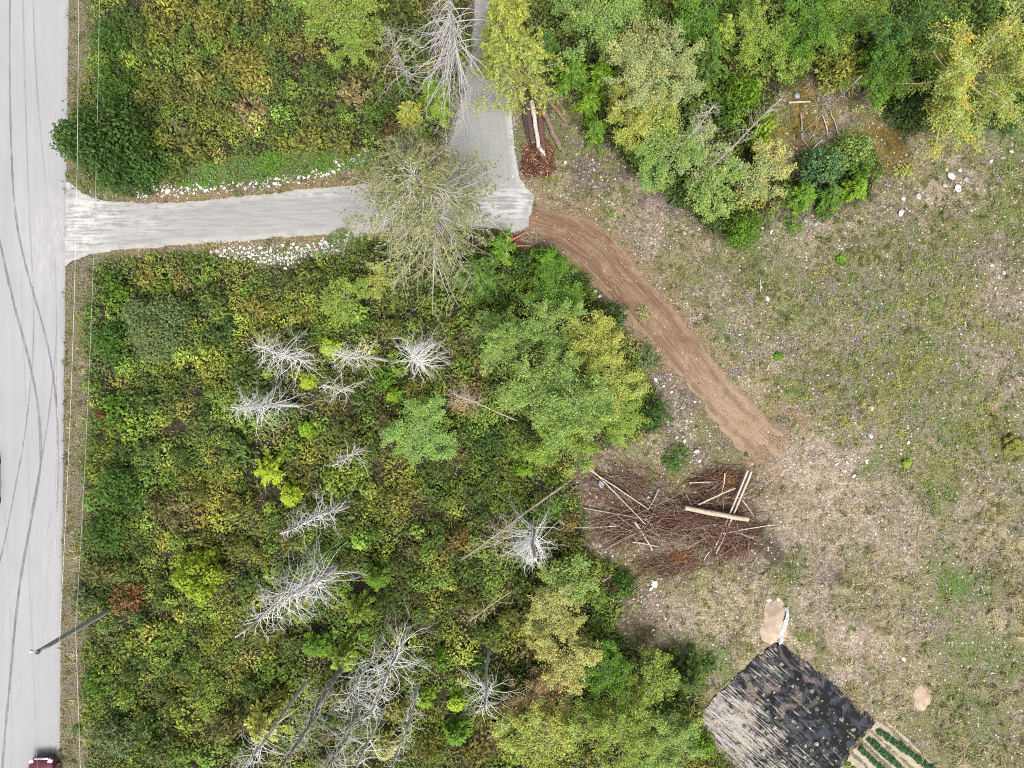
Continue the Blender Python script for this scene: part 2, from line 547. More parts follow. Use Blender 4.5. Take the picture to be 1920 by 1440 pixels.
def mat_ground():
    m = NT('ground')
    p = m.world()
    A = m.sep(m.attr('tint').outputs['Color'])
    B = m.sep(m.attr('zone').outputs['Color'])
    C = m.sep(m.attr('cover').outputs['Color'])
    n1 = m.noise(p, 1.1, 5, .65, .4)
    n2 = m.noise(p, 3.6, 5, .7, .3)
    n3 = m.noise(p, 11.0, 4, .7)
    n4 = m.noise(p, 2.0, 4, .65, .6)
    # grey brown litter and soil, then straw, then olive and green growth
    c = m.mix(m.ramp(n2, .38, .62), (0.076, 0.065, 0.047), (0.185, 0.164, 0.122))
    c = m.mix(m.math('MULTIPLY', C[1], m.ramp(n4, .38, .56)), c, (0.212, 0.180, 0.108))
    c = m.mix(m.math('MULTIPLY', m.ramp(n1, .45, .62), .6), c, (0.101, 0.095, 0.043))
    c = m.mix(m.math('MULTIPLY', m.math('MULTIPLY', C[0], m.ramp(n2, .44, .60)), .7), c, (0.081, 0.095, 0.029))
    c = m.mix(m.math('MULTIPLY', C[2], m.ramp(n4, .25, .5)), c, (0.057, 0.102, 0.023))
    c = m.mix(m.math('MULTIPLY', B[0], m.ramp(n2, .30, .55)), c, (0.161, 0.112, 0.072))
    c = m.mix(m.math('MULTIPLY', B[1], .85), c, m.mix(m.ramp(n2, .4, .6), (0.057, 0.044, 0.040), (0.134, 0.109, 0.098)))
    c = m.mix(m.math('MULTIPLY', B[2], .9), c, m.mix(m.ramp(n3, .35, .65), m.mix(m.ramp(n1, .4, .6), (0.086, 0.074, 0.052), (0.076, 0.077, 0.030)), (0.127, 0.111, 0.079)))
    c = m.mix(m.math('MULTIPLY', A[1], m.ramp(n4, .30, .55)), c, m.mix(m.ramp(n2, .35, .65), (0.067, 0.039, 0.029), (0.161, 0.105, 0.085)))
    c = m.mix(m.math('MULTIPLY', A[2], .9), c, m.mix(m.ramp(n1, .4, .6), (0.087, 0.068, 0.017), (0.141, 0.085, 0.023)))
    c = m.mix(m.math('MULTIPLY', A[0], .97), c, m.mix(m.ramp(n2, .35, .65), (.014, .012, .009), (.045, .036, .024)))  # dark thicket soil, taken near black to paint in shade between the bushes
    c = m.mix(m.math('MULTIPLY', m.ramp(m.math('ADD', m.math('MULTIPLY', m.attr('dark_spots').outputs['Fac'], .8), m.math('ADD', m.math('MULTIPLY', n2, 1.3), m.math('MULTIPLY', n3, .8))), 1.45, 1.75), .75), c, (0.043, 0.035, 0.033))  # darker ground at the listed spots, broken up by noise
    n6 = m.noise(p, .20, 4, .6, .5)
    c = m.mix(m.math('MULTIPLY', m.math('MULTIPLY', m.ramp(n6, .50, .62), m.ramp(n4, .35, .55)), m.math('MULTIPLY', m.math('SUBTRACT', 1.0, m.math('MAXIMUM', A[0], B[2])), .6)), c, (.105, .112, .032))
    n5 = m.noise(p, .55, 5, .62, .8)
    c = m.mix(m.math('MULTIPLY', m.math('SUBTRACT', 1.0, m.math('MAXIMUM', A[0], B[2])), m.ramp(m.math('ADD', n5, m.math('MULTIPLY', n2, .5)), .79, .93)), c, m.mix(m.ramp(n3, .4, .6), (.060, .050, .044), (.165, .142, .122)))
    c = m.mix(m.math('MULTIPLY', m.attr('worn').outputs['Fac'], m.ramp(n2, .28, .52)), c, m.mix(m.ramp(n4, .4, .6), (.165, .128, .098), (.255, .21, .165)))
    # fine grain of litter, and small chips and stones
    g = m.ramp(n3, .25, .75)
    c = m.mix(1.0, c, m.mix(g, (.22, .21, .21), (1.78, 1.76, 1.74)), 'MULTIPLY')
    v = m.n('TexVoronoi', feature='F1')
    m.l(p, v.inputs['Vector'])
    v.inputs['Scale'].default_value = 4.6
    sp = m.math('LESS_THAN', v.outputs['Distance'], .27)
    pick = m.sep(v.outputs['Color'])[0]
    sp = m.math('MULTIPLY', sp, m.math('GREATER_THAN', m.math('ADD', pick, m.math('MULTIPLY', n1, .35)), 1.02))
    sp = m.math('MULTIPLY', sp, m.math('SUBTRACT', 1.0, m.math('MAXIMUM', A[0], B[2])))
    c = m.mix(m.math('MULTIPLY', sp, .8), c, (.46, .44, .41))
    h = m.math('ADD', m.math('MULTIPLY', n3, .7), m.math('ADD', n2, m.math('MULTIPLY', sp, .4)))
    return m.done(c, .95, .1, m.bump(h, .9, .09))


gme = S.mesh('ground', mat_ground())
add_attr(gme, 'zone', m_soil, m_purp, m_verge)
add_attr(gme, 'cover', m_green, m_straw, m_lush)
add_attr(gme, 'dark_spots', m_dark, m_dark, m_dark)
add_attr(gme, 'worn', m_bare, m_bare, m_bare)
tag(link('ground', gme), kind='structure')


# ------------------------------------------------------------------ sheets: road, driveway, dirt track
def edge_pts(poly, step, jit, seed, wl=.6):
    out = []
    n = len(poly)
    for i in range(n):
        a, b = np.array(poly[i]), np.array(poly[(i + 1) % n])
        d = np.linalg.norm(b - a)
        k = max(1, int(d / step))
        for j in range(k):
            out.append(a + (b - a) * j / k)
    o = np.array(out)
    # soften the corners, then roughen the edge
    for _ in range(3):
        o = (np.roll(o, 1, 0) + o * 2 + np.roll(o, -1, 0)) / 4
    tg = norm(np.roll(o, -1, 0) - np.roll(o, 1, 0))
    nr = np.stack([-tg[:, 1], tg[:, 0]], 1)
    d = (fbm(o[:, 0], o[:, 1], wl, seed) - .5) * 2 * jit + (rng.random(len(o)) - .5) * jit * .5
    return o + nr * d[:, None]


def sheet(name, poly, zfun, mat, step=.12, jit=.12, inner=.3, seed=1, skirt=.12, attrs=None, clipy=None):
    e = edge_pts(poly, step, jit, seed)
    lo, hi = e.min(0), e.max(0)
    ax = np.arange(lo[0], hi[0], inner)
    ay = np.arange(lo[1], hi[1], inner)
    X, Y = np.meshgrid(ax, ay)
    X = X + (rng.random(X.shape) - .5) * inner * .5
    Y = Y + (rng.random(Y.shape) - .5) * inner * .5
    sd_ = sdist(X, Y, e)
    k = sd_ > inner * .45
    pts = np.concatenate([e, np.stack([X[k], Y[k]], 1)])
    ne = len(e)
    vv, _, ff, *_ = delaunay_2d_cdt([Vector(p) for p in pts], [(i, (i + 1) % ne) for i in range(ne)], [list(range(ne))], 1, 1e-5)
    v2 = np.array([(a.x, a.y) for a in vv])
    tr = np.array([f for f in ff if len(f) == 3])
    z = zfun(v2[:, 0], v2[:, 1])
    d = sdist(v2[:, 0], v2[:, 1], e)
    z = np.where(d < .02, z - .02, z)
    a, b, c = v2[tr[:, 0]], v2[tr[:, 1]], v2[tr[:, 2]]
    fl = ((b[:, 0] - a[:, 0]) * (c[:, 1] - a[:, 1]) - (b[:, 1] - a[:, 1]) * (c[:, 0] - a[:, 0])) < 0
    tr[fl] = tr[fl][:, ::-1]
    v = np.concatenate([v2, z[:, None]], 1)
    d3 = np.clip(d, 0, 9)
    S = Soup()
    tint = np.stack([d3, np.zeros_like(d3), np.zeros_like(d3)], 1)
    if attrs is not None:
        u, w_ = attrs(v2[:, 0], v2[:, 1])
        tint[:, 1], tint[:, 2] = u, w_
    S.add(v, tris=tr, tint=tint)
    ez = zfun(e[:, 0], e[:, 1]) - .02
    top = np.concatenate([e, ez[:, None]], 1)
    bot = np.concatenate([e, ez[:, None] - skirt], 1)
    n = len(e)
    i = np.arange(n)
    S.add(np.concatenate([top, bot]), quads=np.stack([i, (i + 1) % n, n + (i + 1) % n, n + i], 1), tint=(0, 0, 0))
    return S.build(name, mat)


def mat_road():
    m = NT('road')
    p = m.world()
    st = m.noise(m.map(p, (2.6, .05, 1)), 1.0, 4, .6)
    st2 = m.noise(m.map(p, (9, .12, 1)), 1.0, 3, .6)
    n = m.noise(p, .7, 4, .6)
    f = m.noise(p, 22, 4, .8)
    big = m.noise(m.map(p, (1, .35, 1)), .45, 5, .65, .5)
    c = m.mix(m.ramp(st, .3, .7), (0.210, 0.209, 0.216), (0.225, 0.223, 0.230))
    c = m.mix(m.math('MULTIPLY', m.ramp(st2, .5, .75), .5), c, (0.202, 0.200, 0.207))
    c = m.mix(m.math('MULTIPLY', m.ramp(n, .45, .7), .25), c, (0.234, 0.230, 0.232))
    # pale dust dragged out of the driveway mouth
    d = m.n('VectorMath', operation='DISTANCE')
    m.l(m.map(p, (1, .55, 0)), d.inputs[0])
    d.inputs[1].default_value = (-30.6, 5.2, 0)
    du = m.math('MULTIPLY', m.math('SUBTRACT', 1.0, m.ramp(d.outputs['Value'], .3, 3.2)), m.ramp(m.noise(m.map(p, (3, .8, 1)), 1.0, 4, .7), .38, .65))
    c = m.mix(m.math('MULTIPLY', du, .6), c, (0.288, 0.284, 0.277))
    c = m.mix(1.0, c, m.mix(m.ramp(big, .3, .7), (.945, .945, .95), (1.03, 1.03, 1.03)), 'MULTIPLY')
    c = m.mix(1.0, c, m.mix(f, (.84, .84, .84), (1.16, 1.16, 1.16)), 'MULTIPLY')
    return m.done(c, .85, .2, m.bump(f, .25, .01))


S = Soup()
ry = np.concatenate([np.arange(-120, -30, 3.0), np.arange(-30, 30, .35), np.arange(30, 121, 3.0)])
re = road_edge(ry) + (fbm(ry * 0 + 3.0, ry, .9, 81) - .5) * .12
cross = np.array([-9.6, -9.5, -6, -3, -1.2, -.35, 0.0, .04])
zz = np.array([-.1, .05, .10, .10, .085, .07, .06, -.10])
rv = np.stack([re[:, None] + cross[None], np.repeat(ry[:, None], 8, 1), np.repeat(zz[None], len(ry), 0)], -1)
ii = np.arange(len(ry) * 8).reshape(len(ry), 8)
S.add(rv.reshape(-1, 3), quads=np.stack([ii[:-1, :-1], ii[:-1, 1:], ii[1:, 1:], ii[1:, :-1]], -1).reshape(-1, 4))
tag(S.build('road', mat_road(), smooth_shade=False), kind='structure')


def road_z(off):
    return np.interp(off, cross, zz)


def strip(S, pts, width, lift, k=60, fade=None):
    """A thin painted or rubbed strip lying on the road, following pixel points."""
    p = PA(pts)
    t = np.linspace(0, 1, len(p))
    tt = np.linspace(0, 1, k)
    x, y = np.interp(tt, t, p[:, 0]), np.interp(tt, t, p[:, 1])
    for _ in range(12):
        x[1:-1] = (x[:-2] + 2 * x[1:-1] + x[2:]) / 4
        y[1:-1] = (y[:-2] + 2 * y[1:-1] + y[2:]) / 4
    tg = norm(np.stack([np.gradient(x), np.gradient(y)], 1))
    nr = np.stack([-tg[:, 1], tg[:, 0]], 1)
    w = width * (.75 + .5 * rng.random(k)) * .5
    a = np.stack([x, y], 1) + nr * w[:, None]
    b = np.stack([x, y], 1) - nr * w[:, None]
    za = road_z(np.clip(a[:, 0] - road_edge(a[:, 1]), -9.4, -.01)) + lift
    zb = road_z(np.clip(b[:, 0] - road_edge(b[:, 1]), -9.4, -.01)) + lift
    v = np.stack([np.concatenate([a, za[:, None]], 1), np.concatenate([b, zb[:, None]], 1)], 1).reshape(-1, 3)
    i = np.arange(k - 1) * 2
    fd = np.ones(k) if fade is None else np.interp(tt, np.linspace(0, 1, len(fade)), fade)
    S.add(v, quads=np.stack([i, i + 1, i + 3, i + 2], 1), tint=np.repeat(np.stack([fd] * 3, 1), 2, axis=0))


def mat_mark(name, rgb, lo, hi):
    m = NT(name)
    n = m.noise(m.map(m.world(), (6, .8, 1)), 1.0, 4, .7)
    a = m.math('MULTIPLY', m.ramp(n, lo, hi), m.sep(m.attr('tint').outputs['Color'])[0])
    p = m.n('BsdfPrincipled')
    m.val(p.inputs['Base Color'], rgb)
    p.inputs['Roughness'].default_value = .9
    t = m.n('BsdfTransparent')
    mx = m.n('MixShader')
    m.l(a, mx.inputs[0])
    m.l(t.outputs[0], mx.inputs[1])
    m.l(p.outputs[0], mx.inputs[2])
    m.l(mx.outputs[0], m.out.inputs[0])
    return m.m


RUBBER = mat_mark('tyre_rubber', (.075, .075, .08), .15, .75)
skids = [
    ([(21, -60), (20, 100), (21, 200), (23, 280), (27, 370), (36, 440), (50, 500), (66, 556), (85, 620), (98, 680), (106, 740), (110, 800), (112, 880), (108, 960)], .17, [.6, .75, .85, .8, .75, .8, .85, .6, .3]),
    ([(45, -60), (46, 60), (50, 200), (54, 330), (58, 430), (61, 480), (65, 560), (65, 640), (60, 715), (53, 780), (45, 840), (33, 900), (22, 960), (10, 1020), (-4, 1075)], .12, [.35, .4, .3, .4, .55, .7, .7, .8]),
    ([(64, -60), (65, 60), (70, 150), (76, 230), (84, 310), (90, 370)], .10, [.5, .5, .4, .15]),
    ([(-6, 410), (3, 460), (12, 500), (25, 560), (42, 620), (58, 680), (70, 735), (78, 800), (79, 860), (73, 915), (64, 955), (56, 1000), (46, 1050), (38, 1100), (30, 1170), (24, 1240), (17, 1320), (9, 1400), (2, 1500)], .20, [.8, .85, .8, .7, .75, .9, .95, .9, .8]),
    ([(108, 620), (104, 680), (98, 740), (90, 800), (80, 860), (70, 915), (60, 962)], .13, [.2, .5, .7, .8, .8]),
    ([(104, 480), (107, 560), (108, 640), (107, 740), (108, 860), (104, 930)], .08, [.3, .4, .3, .2]),
    ([(98, 960), (90, 1000), (80, 1030)], .07, [.2, .35, .2]),
    ([(55, 1010), (58, 1120), (64, 1220), (68, 1320), (70, 1450)], .07, [.2, .35, .35, .3]),
    ([(12, 960), (18, 1060), (22, 1160), (24, 1300), (22, 1460)], .07, [.3, .25, .2, .25]),
    ([(40, 480), (44, 600), (50, 740), (55, 900), (57, 980)], .07, [.25, .3, .2, .2]),
    ([(100, 1000), (92, 1060), (86, 1140), (80, 1230)], .05, [.3, .2, .2]),
]
for i, (pts, wd, fd) in enumerate(skids):
    S = Soup()
    strip(S, pts, wd * .8, .004 + .0035 * i, 90, [q * .62 for q in fd])
    tag(S.build('tyre_mark', RUBBER), kind='structure')
S = Soup()
strip(S, [(118, -200), (117.5, 200), (114, 480), (108, 900), (103, 1240), (100, 1600)], .07, .05, 120)
tag(S.build('edge_line', mat_mark('worn_paint', (.42, .42, .41), .45, .95)), kind='structure')


def mat_drive():
    m = NT('driveway_gravel')
    p = m.world()
    A = m.sep(m.attr('tint').outputs['Color'])
    n = m.noise(p, 1.2, 5, .65, .5)
    f = m.noise(p, 26, 3, .75)
    s = m.noise(m.map(p, (.55, 5.5, 1)), 1.0, 4, .65, .4)
    sv = m.noise(m.map(p, (6.5, .5, 1)), 1.0, 4, .65, .3)
    px = m.n('SeparateXYZ')
    m.l(p, px.inputs[0])
    up = m.math('MULTIPLY', m.ramp(px.outputs[0], -5.5, -2.5), m.ramp(px.outputs[1], 12.5, 14.5))
    st = m.mix(up, s, sv)
    c = m.mix(m.ramp(st, .35, .65), (0.173, 0.171, 0.165), (0.211, 0.210, 0.201))
    c = m.mix(m.math('MULTIPLY', up, .8), c, m.mix(m.ramp(sv, .3, .7), (0.179, 0.182, 0.171), (0.198, 0.200, 0.190)))
    # dry white fines: along the edges, at the mouth and round the bend
    e = m.math('SUBTRACT', 1.0, m.ramp(A[0], .02, .55))
    w = m.math('MULTIPLY', e, m.ramp(n, .35, .6))
    w2 = m.math('MULTIPLY', A[1], m.ramp(m.math('ADD', m.math('MULTIPLY', s, .6), m.math('MULTIPLY', n, .4)), .42, .56))
    c = m.mix(m.math('MULTIPLY', m.math('MAXIMUM', m.math('MULTIPLY', w, .7), w2), .9), c, (0.347, 0.342, 0.334))
    c = m.mix(m.math('MULTIPLY', m.math('MULTIPLY', A[2], m.ramp(n, .35, .6)), .8), c, (0.177, 0.137, 0.101))
    c = m.mix(1.0, c, m.mix(f, (.82, .82, .82), (1.18, 1.18, 1.18)), 'MULTIPLY')
    h = m.math('ADD', m.math('MULTIPLY', st, .8), m.math('MULTIPLY', f, .3))
    return m.done(c, .92, .15, m.bump(h, .5, .035))


def drive_attr(x, y):
    px, py = 960 + x * PXM, 720 - y * PXM
    white = np.zeros_like(x)
    for (qx, qy, rx, ry_, a) in [(170, 395, 90, 55, 1), (150, 440, 70, 50, .9), (940, 385, 75, 38, 1.0), (985, 370, 30, 45, .8), (900, 405, 70, 26, .7), (560, 362, 110, 12, .7), (300, 384, 80, 10, .7), (260, 420, 90, 30, .4)]:
        white = np.maximum(white, a * smooth(1.25, .2, np.hypot((px - qx) / rx, (py - qy) / ry_)))
    soil = smooth(.35, .0, sdist(x, y, W['DRIVE'])) * ((px > 230) & (px < 900)) * .6
    return white, soil


tag(sheet('driveway', W['DRIVE'], lambda x, y: .07 + .05 * smooth(0, 1.2, sdist(x, y, W['DRIVE'])) + (fbm(x, y, 1.0, 91, 2) - .5) * .03 + .05 * smooth(-28.2, -29.3, x) * 0, mat_drive(),
          .11, .11, .28, 5, .2, drive_attr), kind='structure')

TC = PA([(985, 412), (1060, 430), (1120, 470), (1175, 530), (1240, 605), (1300, 680), (1350, 745), (1410, 805), (1480, 868), (1540, 920)])


def track_uv(x, y):
    best = np.full(x.shape, 1e9)
    U, V_ = np.zeros_like(x), np.zeros_like(x)
    acc = 0.0
    for i in range(len(TC) - 1):
        a, b = TC[i], TC[i + 1]
        e = b - a
        L = np.linalg.norm(e)
        e = e / L
        t = np.clip((x - a[0]) * e[0] + (y - a[1]) * e[1], 0, L)
        d = np.hypot(x - a[0] - e[0] * t, y - a[1] - e[1] * t)
        s = (x - a[0]) * -e[1] + (y - a[1]) * e[0]
        k = d < best
        best = np.where(k, d, best)
        U = np.where(k, acc + t, U)
        V_ = np.where(k, s, V_)
        acc += L
    return U, V_


def mat_track():
    m = NT('dirt_track')
    A = m.sep(m.attr('tint').outputs['Color'])
    uv = m.n('CombineXYZ')
    m.l(A[1], uv.inputs[0])
    m.l(A[2], uv.inputs[1])
    p = m.world()
    s = m.noise(m.map(uv.outputs[0], (.30, 7, 1)), 1.0, 5, .65, .25)
    s2 = m.noise(m.map(uv.outputs[0], (.7, 20, 1)), 1.0, 3, .6, .2)
    n = m.noise(p, .9, 4, .65, .4)
    f = m.noise(p, 18, 4, .75)
    c = m.mix(m.ramp(s, .35, .65), (0.108, 0.065, 0.040), (0.184, 0.122, 0.079))
    c = m.mix(m.math('MULTIPLY', m.ramp(n, .45, .7), .65), c, (0.231, 0.166, 0.116))
    c = m.mix(m.math('MULTIPLY', m.ramp(A[1], 12, 19), .85), c, m.mix(m.ramp(f, .4, .6), (0.192, 0.132, 0.089), (0.252, 0.186, 0.128)))
    c = m.mix(m.math('MULTIPLY', m.ramp(s2, .56, .66), .65), c, (0.069, 0.041, 0.024))
    c = m.mix(m.math('MULTIPLY', m.math('SUBTRACT', 1.0, m.ramp(A[0], .0, .35)), .6), c, (0.205, 0.148, 0.104))
    c = m.mix(1.0, c, m.mix(f, (.75, .75, .75), (1.25, 1.25, 1.25)), 'MULTIPLY')
    rut = m.math('MULTIPLY', m.math('MULTIPLY', m.ramp(m.math('ABSOLUTE', m.math('SUBTRACT', m.math('ABSOLUTE', m.math('ADD', A[2], m.math('MULTIPLY', n, .3))), .75)), .32, .05), m.ramp(n, .35, .6)), .55)
    c = m.mix(rut, c, (0.082, 0.050, 0.033))
    v = m.n('TexVoronoi')
    m.l(p, v.inputs['Vector'])
    v.inputs['Scale'].default_value = 4.2
    sp = m.math('MULTIPLY', m.math('LESS_THAN', v.outputs['Distance'], .16), m.math('GREATER_THAN', m.sep(v.outputs['Color'])[0], .8))
    c = m.mix(sp, c, (0.363, 0.302, 0.244))
    h = m.math('ADD', m.math('ADD', s, m.math('MULTIPLY', s2, .5)), m.math('MULTIPLY', f, .3))
    return m.done(c, .95, .1, m.bump(h, .9, .09))


def track_z(x, y):
    u, v = track_uv(x, y)
    d = sdist(x, y, W['TRACK']) + (fbm(x, y, .45, 97, 3) - .5) * .7
    # the soil thins out and sinks into the ground at the sides and, raggedly, at the far end
    return .035 + (fbm(u * .22, v, .30, 95, 3) - .5) * .20 + .02 - .09 * smooth(.22, -.15, d) - .20 * smooth(21.5, 25.0, u + (fbm(x, y, .6, 98, 3) - .5) * 4)


tag(sheet('dirt_track', W['TRACK'], track_z, mat_track(), .1, .30, .16, 6, .22, track_uv), kind='structure')


# sandy patches
def mat_sand():
    m = NT('sand')
    p = m.world()
    f = m.noise(p, 14, 4, .7)
    n = m.noise(p, 2.2, 4, .6)
    c = m.mix(m.ramp(n, .35, .65), (0.259, 0.194, 0.144), (0.324, 0.259, 0.205))
    c = m.mix(1.0, c, m.mix(f, (.8, .8, .8), (1.18, 1.18, 1.18)), 'MULTIPLY')
    return m.done(c, .95, .1, m.bump(f, .6, .04))


SAND = mat_sand()


def heap_z(poly, top):
    return lambda x, y: gz(x, y) + .03 + top * smooth(0, .8, sdist(x, y, poly)) * (.8 + .5 * (fbm(x, y, .5, 12) - .3))


o = sheet('sand_heap', W['SAND1'], heap_z(W['SAND1'], .35), SAND, .1, .14, .16, 8, .3)
tag(o, 'pale tan sand heap with torn white plastic along one side', 'sand heap')
o = sheet('sand_heap', W['SAND2'], heap_z(W['SAND2'], .14), SAND, .1, .16, .16, 9, .3)
tag(o, 'small flat sand patch in the grass right of the black fabric', 'sand heap')

# ------------------------------------------------------------------ the garden: black fabric bed and tan bed
FO = np.array(P(1462, 1203))
FV = norm(np.array([[170.0, -155.0]]))[0]          # row direction on the ground
FU = np.array([FV[1], -FV[0]])


def fab_uv(x, y):
    return (x - FO[0]) * FV[0] + (y - FO[1]) * FV[1], (x - FO[0]) * FU[0] + (y - FO[1]) * FU[1]


def mat_fabric():
    m = NT('landscape_fabric')
    A = m.sep(m.attr('tint').outputs['Color'])
    uv = m.n('CombineXYZ')
    m.l(A[1], uv.inputs[0])
    m.l(A[2], uv.inputs[1])
    p = m.world()
    s = m.noise(m.map(uv.outputs[0], (.6, 9.5, 1)), 1.0, 5, .7, .3)
    n = m.noise(p, .55, 4, .6, .6)
    n2 = m.noise(p, 1.6, 4, .65, .4)
    f = m.noise(p, 17, 4, .7)
    c = m.mix(m.math('MULTIPLY', m.ramp(n2, .47, .56), .85), (.009, .009, .011), (.036, .0375, .046))
    # dried soil washed over the cloth in streaks, thick towards the upper left
    far = m.math('SUBTRACT', 1.0, m.ramp(A[1], 1.2, 5.5))
    lft = m.ramp(A[2], 2.5, 6.5)
    dustf = m.math('ADD', m.math('MULTIPLY', s, .85), m.math('ADD', m.math('MULTIPLY', n, .35), m.math('ADD', m.math('MULTIPLY', far, .06), m.math('MULTIPLY', lft, .13))))
    du = m.ramp(dustf, .705, .775)
    c = m.mix(m.math('MULTIPLY', du, .9), c, m.mix(m.ramp(f, .35, .65), (.19, .172, .155), (.33, .305, .275)))
    red = m.math('MULTIPLY', m.ramp(m.noise(p, .8, 4, .6, .7), .53, .62), m.math('SUBTRACT', 1.0, m.ramp(A[1], 3.0, 5.5)))
    c = m.mix(m.math('MULTIPLY', red, .7), c, m.mix(m.ramp(f, .4, .6), (.07, .048, .043), (.20, .155, .135)))
    c = m.mix(1.0, c, m.mix(f, (.8, .8, .8), (1.2, 1.2, 1.2)), 'MULTIPLY')
    h = m.math('ADD', s, m.math('MULTIPLY', f, .15))
    return m.done(c, .8, .10, m.bump(h, .8, .07))


def fab_z(x, y):
    u, v = fab_uv(x, y)
    return .06 + .05 * np.sin(v * 2 * math.pi / .78) + (fbm(u * .35, v * 1.6, .5, 31, 3) - .5) * .10 + .04 * smooth(.3, 0, sdist(x, y, W['FABRIC']))


o = sheet('landscape_fabric', W['FABRIC'], fab_z, mat_fabric(), .1, .20, .13, 14, .1, fab_uv)
tag(o, 'black landscape fabric bed with dried soil streaks and planted rows', 'fabric')


def mat_tan():
    m = NT('tan_soil')
    p = m.world()
    f = m.noise(p, 15, 4, .7)
    n = m.noise(p, 2.0, 4, .6)
    c = m.mix(m.ramp(n, .35, .65), (0.230, 0.198, 0.144), (0.295, 0.259, 0.198))
    c = m.mix(1.0, c, m.mix(f, (.78, .78, .78), (1.2, 1.2, 1.2)), 'MULTIPLY')
    return m.done(c, .95, .1, m.bump(f, .6, .04))


TV = norm(np.array([[100.0, -92.0]]))[0]
TU = np.array([TV[1], -TV[0]])
TO = np.array(P(1656, 1352))


def tan_z(x, y):
    v = (x - TO[0]) * TU[0] + (y - TO[1]) * TU[1]
    return .05 + .07 * np.cos((v - .55) * 2 * math.pi / .98) + (fbm(x, y, .4, 55, 2) - .5) * .05


o = sheet('garden_bed', W['TAN'], tan_z, mat_tan(), .1, .08, .15, 15, .2)
tag(o, 'tan soil garden bed with rows of round green crops', 'garden bed')

# ------------------------------------------------------------------ plant builders (prototype meshes, shared between copies)
UP = np.array([0, 0, 1.0])


def dirs(n, zmin=-.2):
    d = rng.normal(size=(n * 3, 3))
    d = norm(d)
    d = d[d[:, 2] > zmin]
    return d[:n]


def clump_leaves(S, centers, crad, per, L, Wd, flat=.55, amt=.3, hue=.14, shell=.6, grad=None):
    for c, r in zip(centers, crad):
        n = max(6, int(per * r * r))
        d = dirs(n, -.35)
        p = c + d * r * (shell + (1.08 - shell) * rng.random((len(d), 1)) ** .7) * np.array([1, 1, .85])
        N = d * .45 + UP * flat + rng.normal(size=d.shape) * .42
        base = vary(1, .16, .08)
        t = vary(len(d), amt, hue) * base
        leaves(S, p, N, L * (.65 + .7 * rng.random(len(d))), Wd * (.65 + .7 * rng.random(len(d))), t)


def shrub_protos(R, k, L=.21, Wd=.10, dens=230, n_cl=None, spread=1.0, hh=.85):
    out = []
    for _ in range(k):
        n = n_cl or int(9 + 7 * R * R)
        d = dirs(n, .02)
        c = d * np.array([R, R, R * hh]) * (.25 + .55 * rng.random((len(d), 1)) ** .6) * spread
        c[:, 2] = np.maximum(c[:, 2], .15) + .12
        cr = R * (.24 + .2 * rng.random(len(d)))
        S = Soup()
        clump_leaves(S, c, cr, dens, L, Wd)
        # stray shoots
        ns = int(26 * R)
        sd_ = dirs(ns, .15)
        for j in range(5):
            leaves(S, sd_ * np.array([R, R, R * hh]) * (.8 + .09 * j) + [0, 0, .1], sd_ * .4 + UP * .5 + rng.normal(size=sd_.shape) * .4, L * .9, Wd * .9, vary(len(sd_), .3, .12))
        me = S.mesh('foliage', LEAF)
        St = Soup()
        ns = 7
        a = rng.random(ns) * 6.28
        tip = np.stack([np.cos(a) * R * .6, np.sin(a) * R * .6, np.full(ns, R * .75)], 1)
        t = np.linspace(0, 1, 5)[None, :, None]
        pts = tip[:, None, :] * t ** np.array([1.3, 1.3, .9])
        tubes(St, pts, np.linspace(.035, .01, 5)[None].repeat(ns, 0) * (.6 + .4 * R), 4)
        out.append((St.mesh('stem', BARK), me))
    return out


def lobed_protos(R, k, L=.15, Wd=.07):
    """Dome of tight rounded lobes (each branch end a cushion of leaves)."""
    out = []
    for _ in range(k):
        n = int(26)
        d = norm(np.stack([rng.normal(size=n), rng.normal(size=n), np.abs(rng.normal(size=n)) * .9 + .1], 1))
        d[:6] = norm(np.stack([rng.normal(size=6) * .35, rng.normal(size=6) * .35, np.ones(6)], 1))
        c = d * np.array([R, R, R * 1.15]) * (.62 + .26 * rng.random((n, 1)))
        c[:, 2] += .25 * R
        S = Soup()
        for cc, dd in zip(c, d):
            r = R * (.22 + .09 * rng.random())
            m = int(150)
            q = dirs(m, -.6)
            p = cc + q * r * (.75 + .3 * rng.random((len(q), 1)))
            N = q * .9 + rng.normal(size=q.shape) * .35 + UP * .2
            leaves(S, p, N, L * (.7 + .5 * rng.random(len(q))), Wd * (.8 + .4 * rng.random(len(q))), vary(len(q), .22, .1) * vary(1, .1, .05))
        St = Soup()
        pts = np.stack([c * s for s in (0.02, .35, .7, 1.0)], 1)
        tubes(St, pts, np.array([[.05, .035, .025, .01]]).repeat(n, 0), 4)
        out.append((St.mesh('stem', BARK), S.mesh('foliage', LEAF)))
    return out


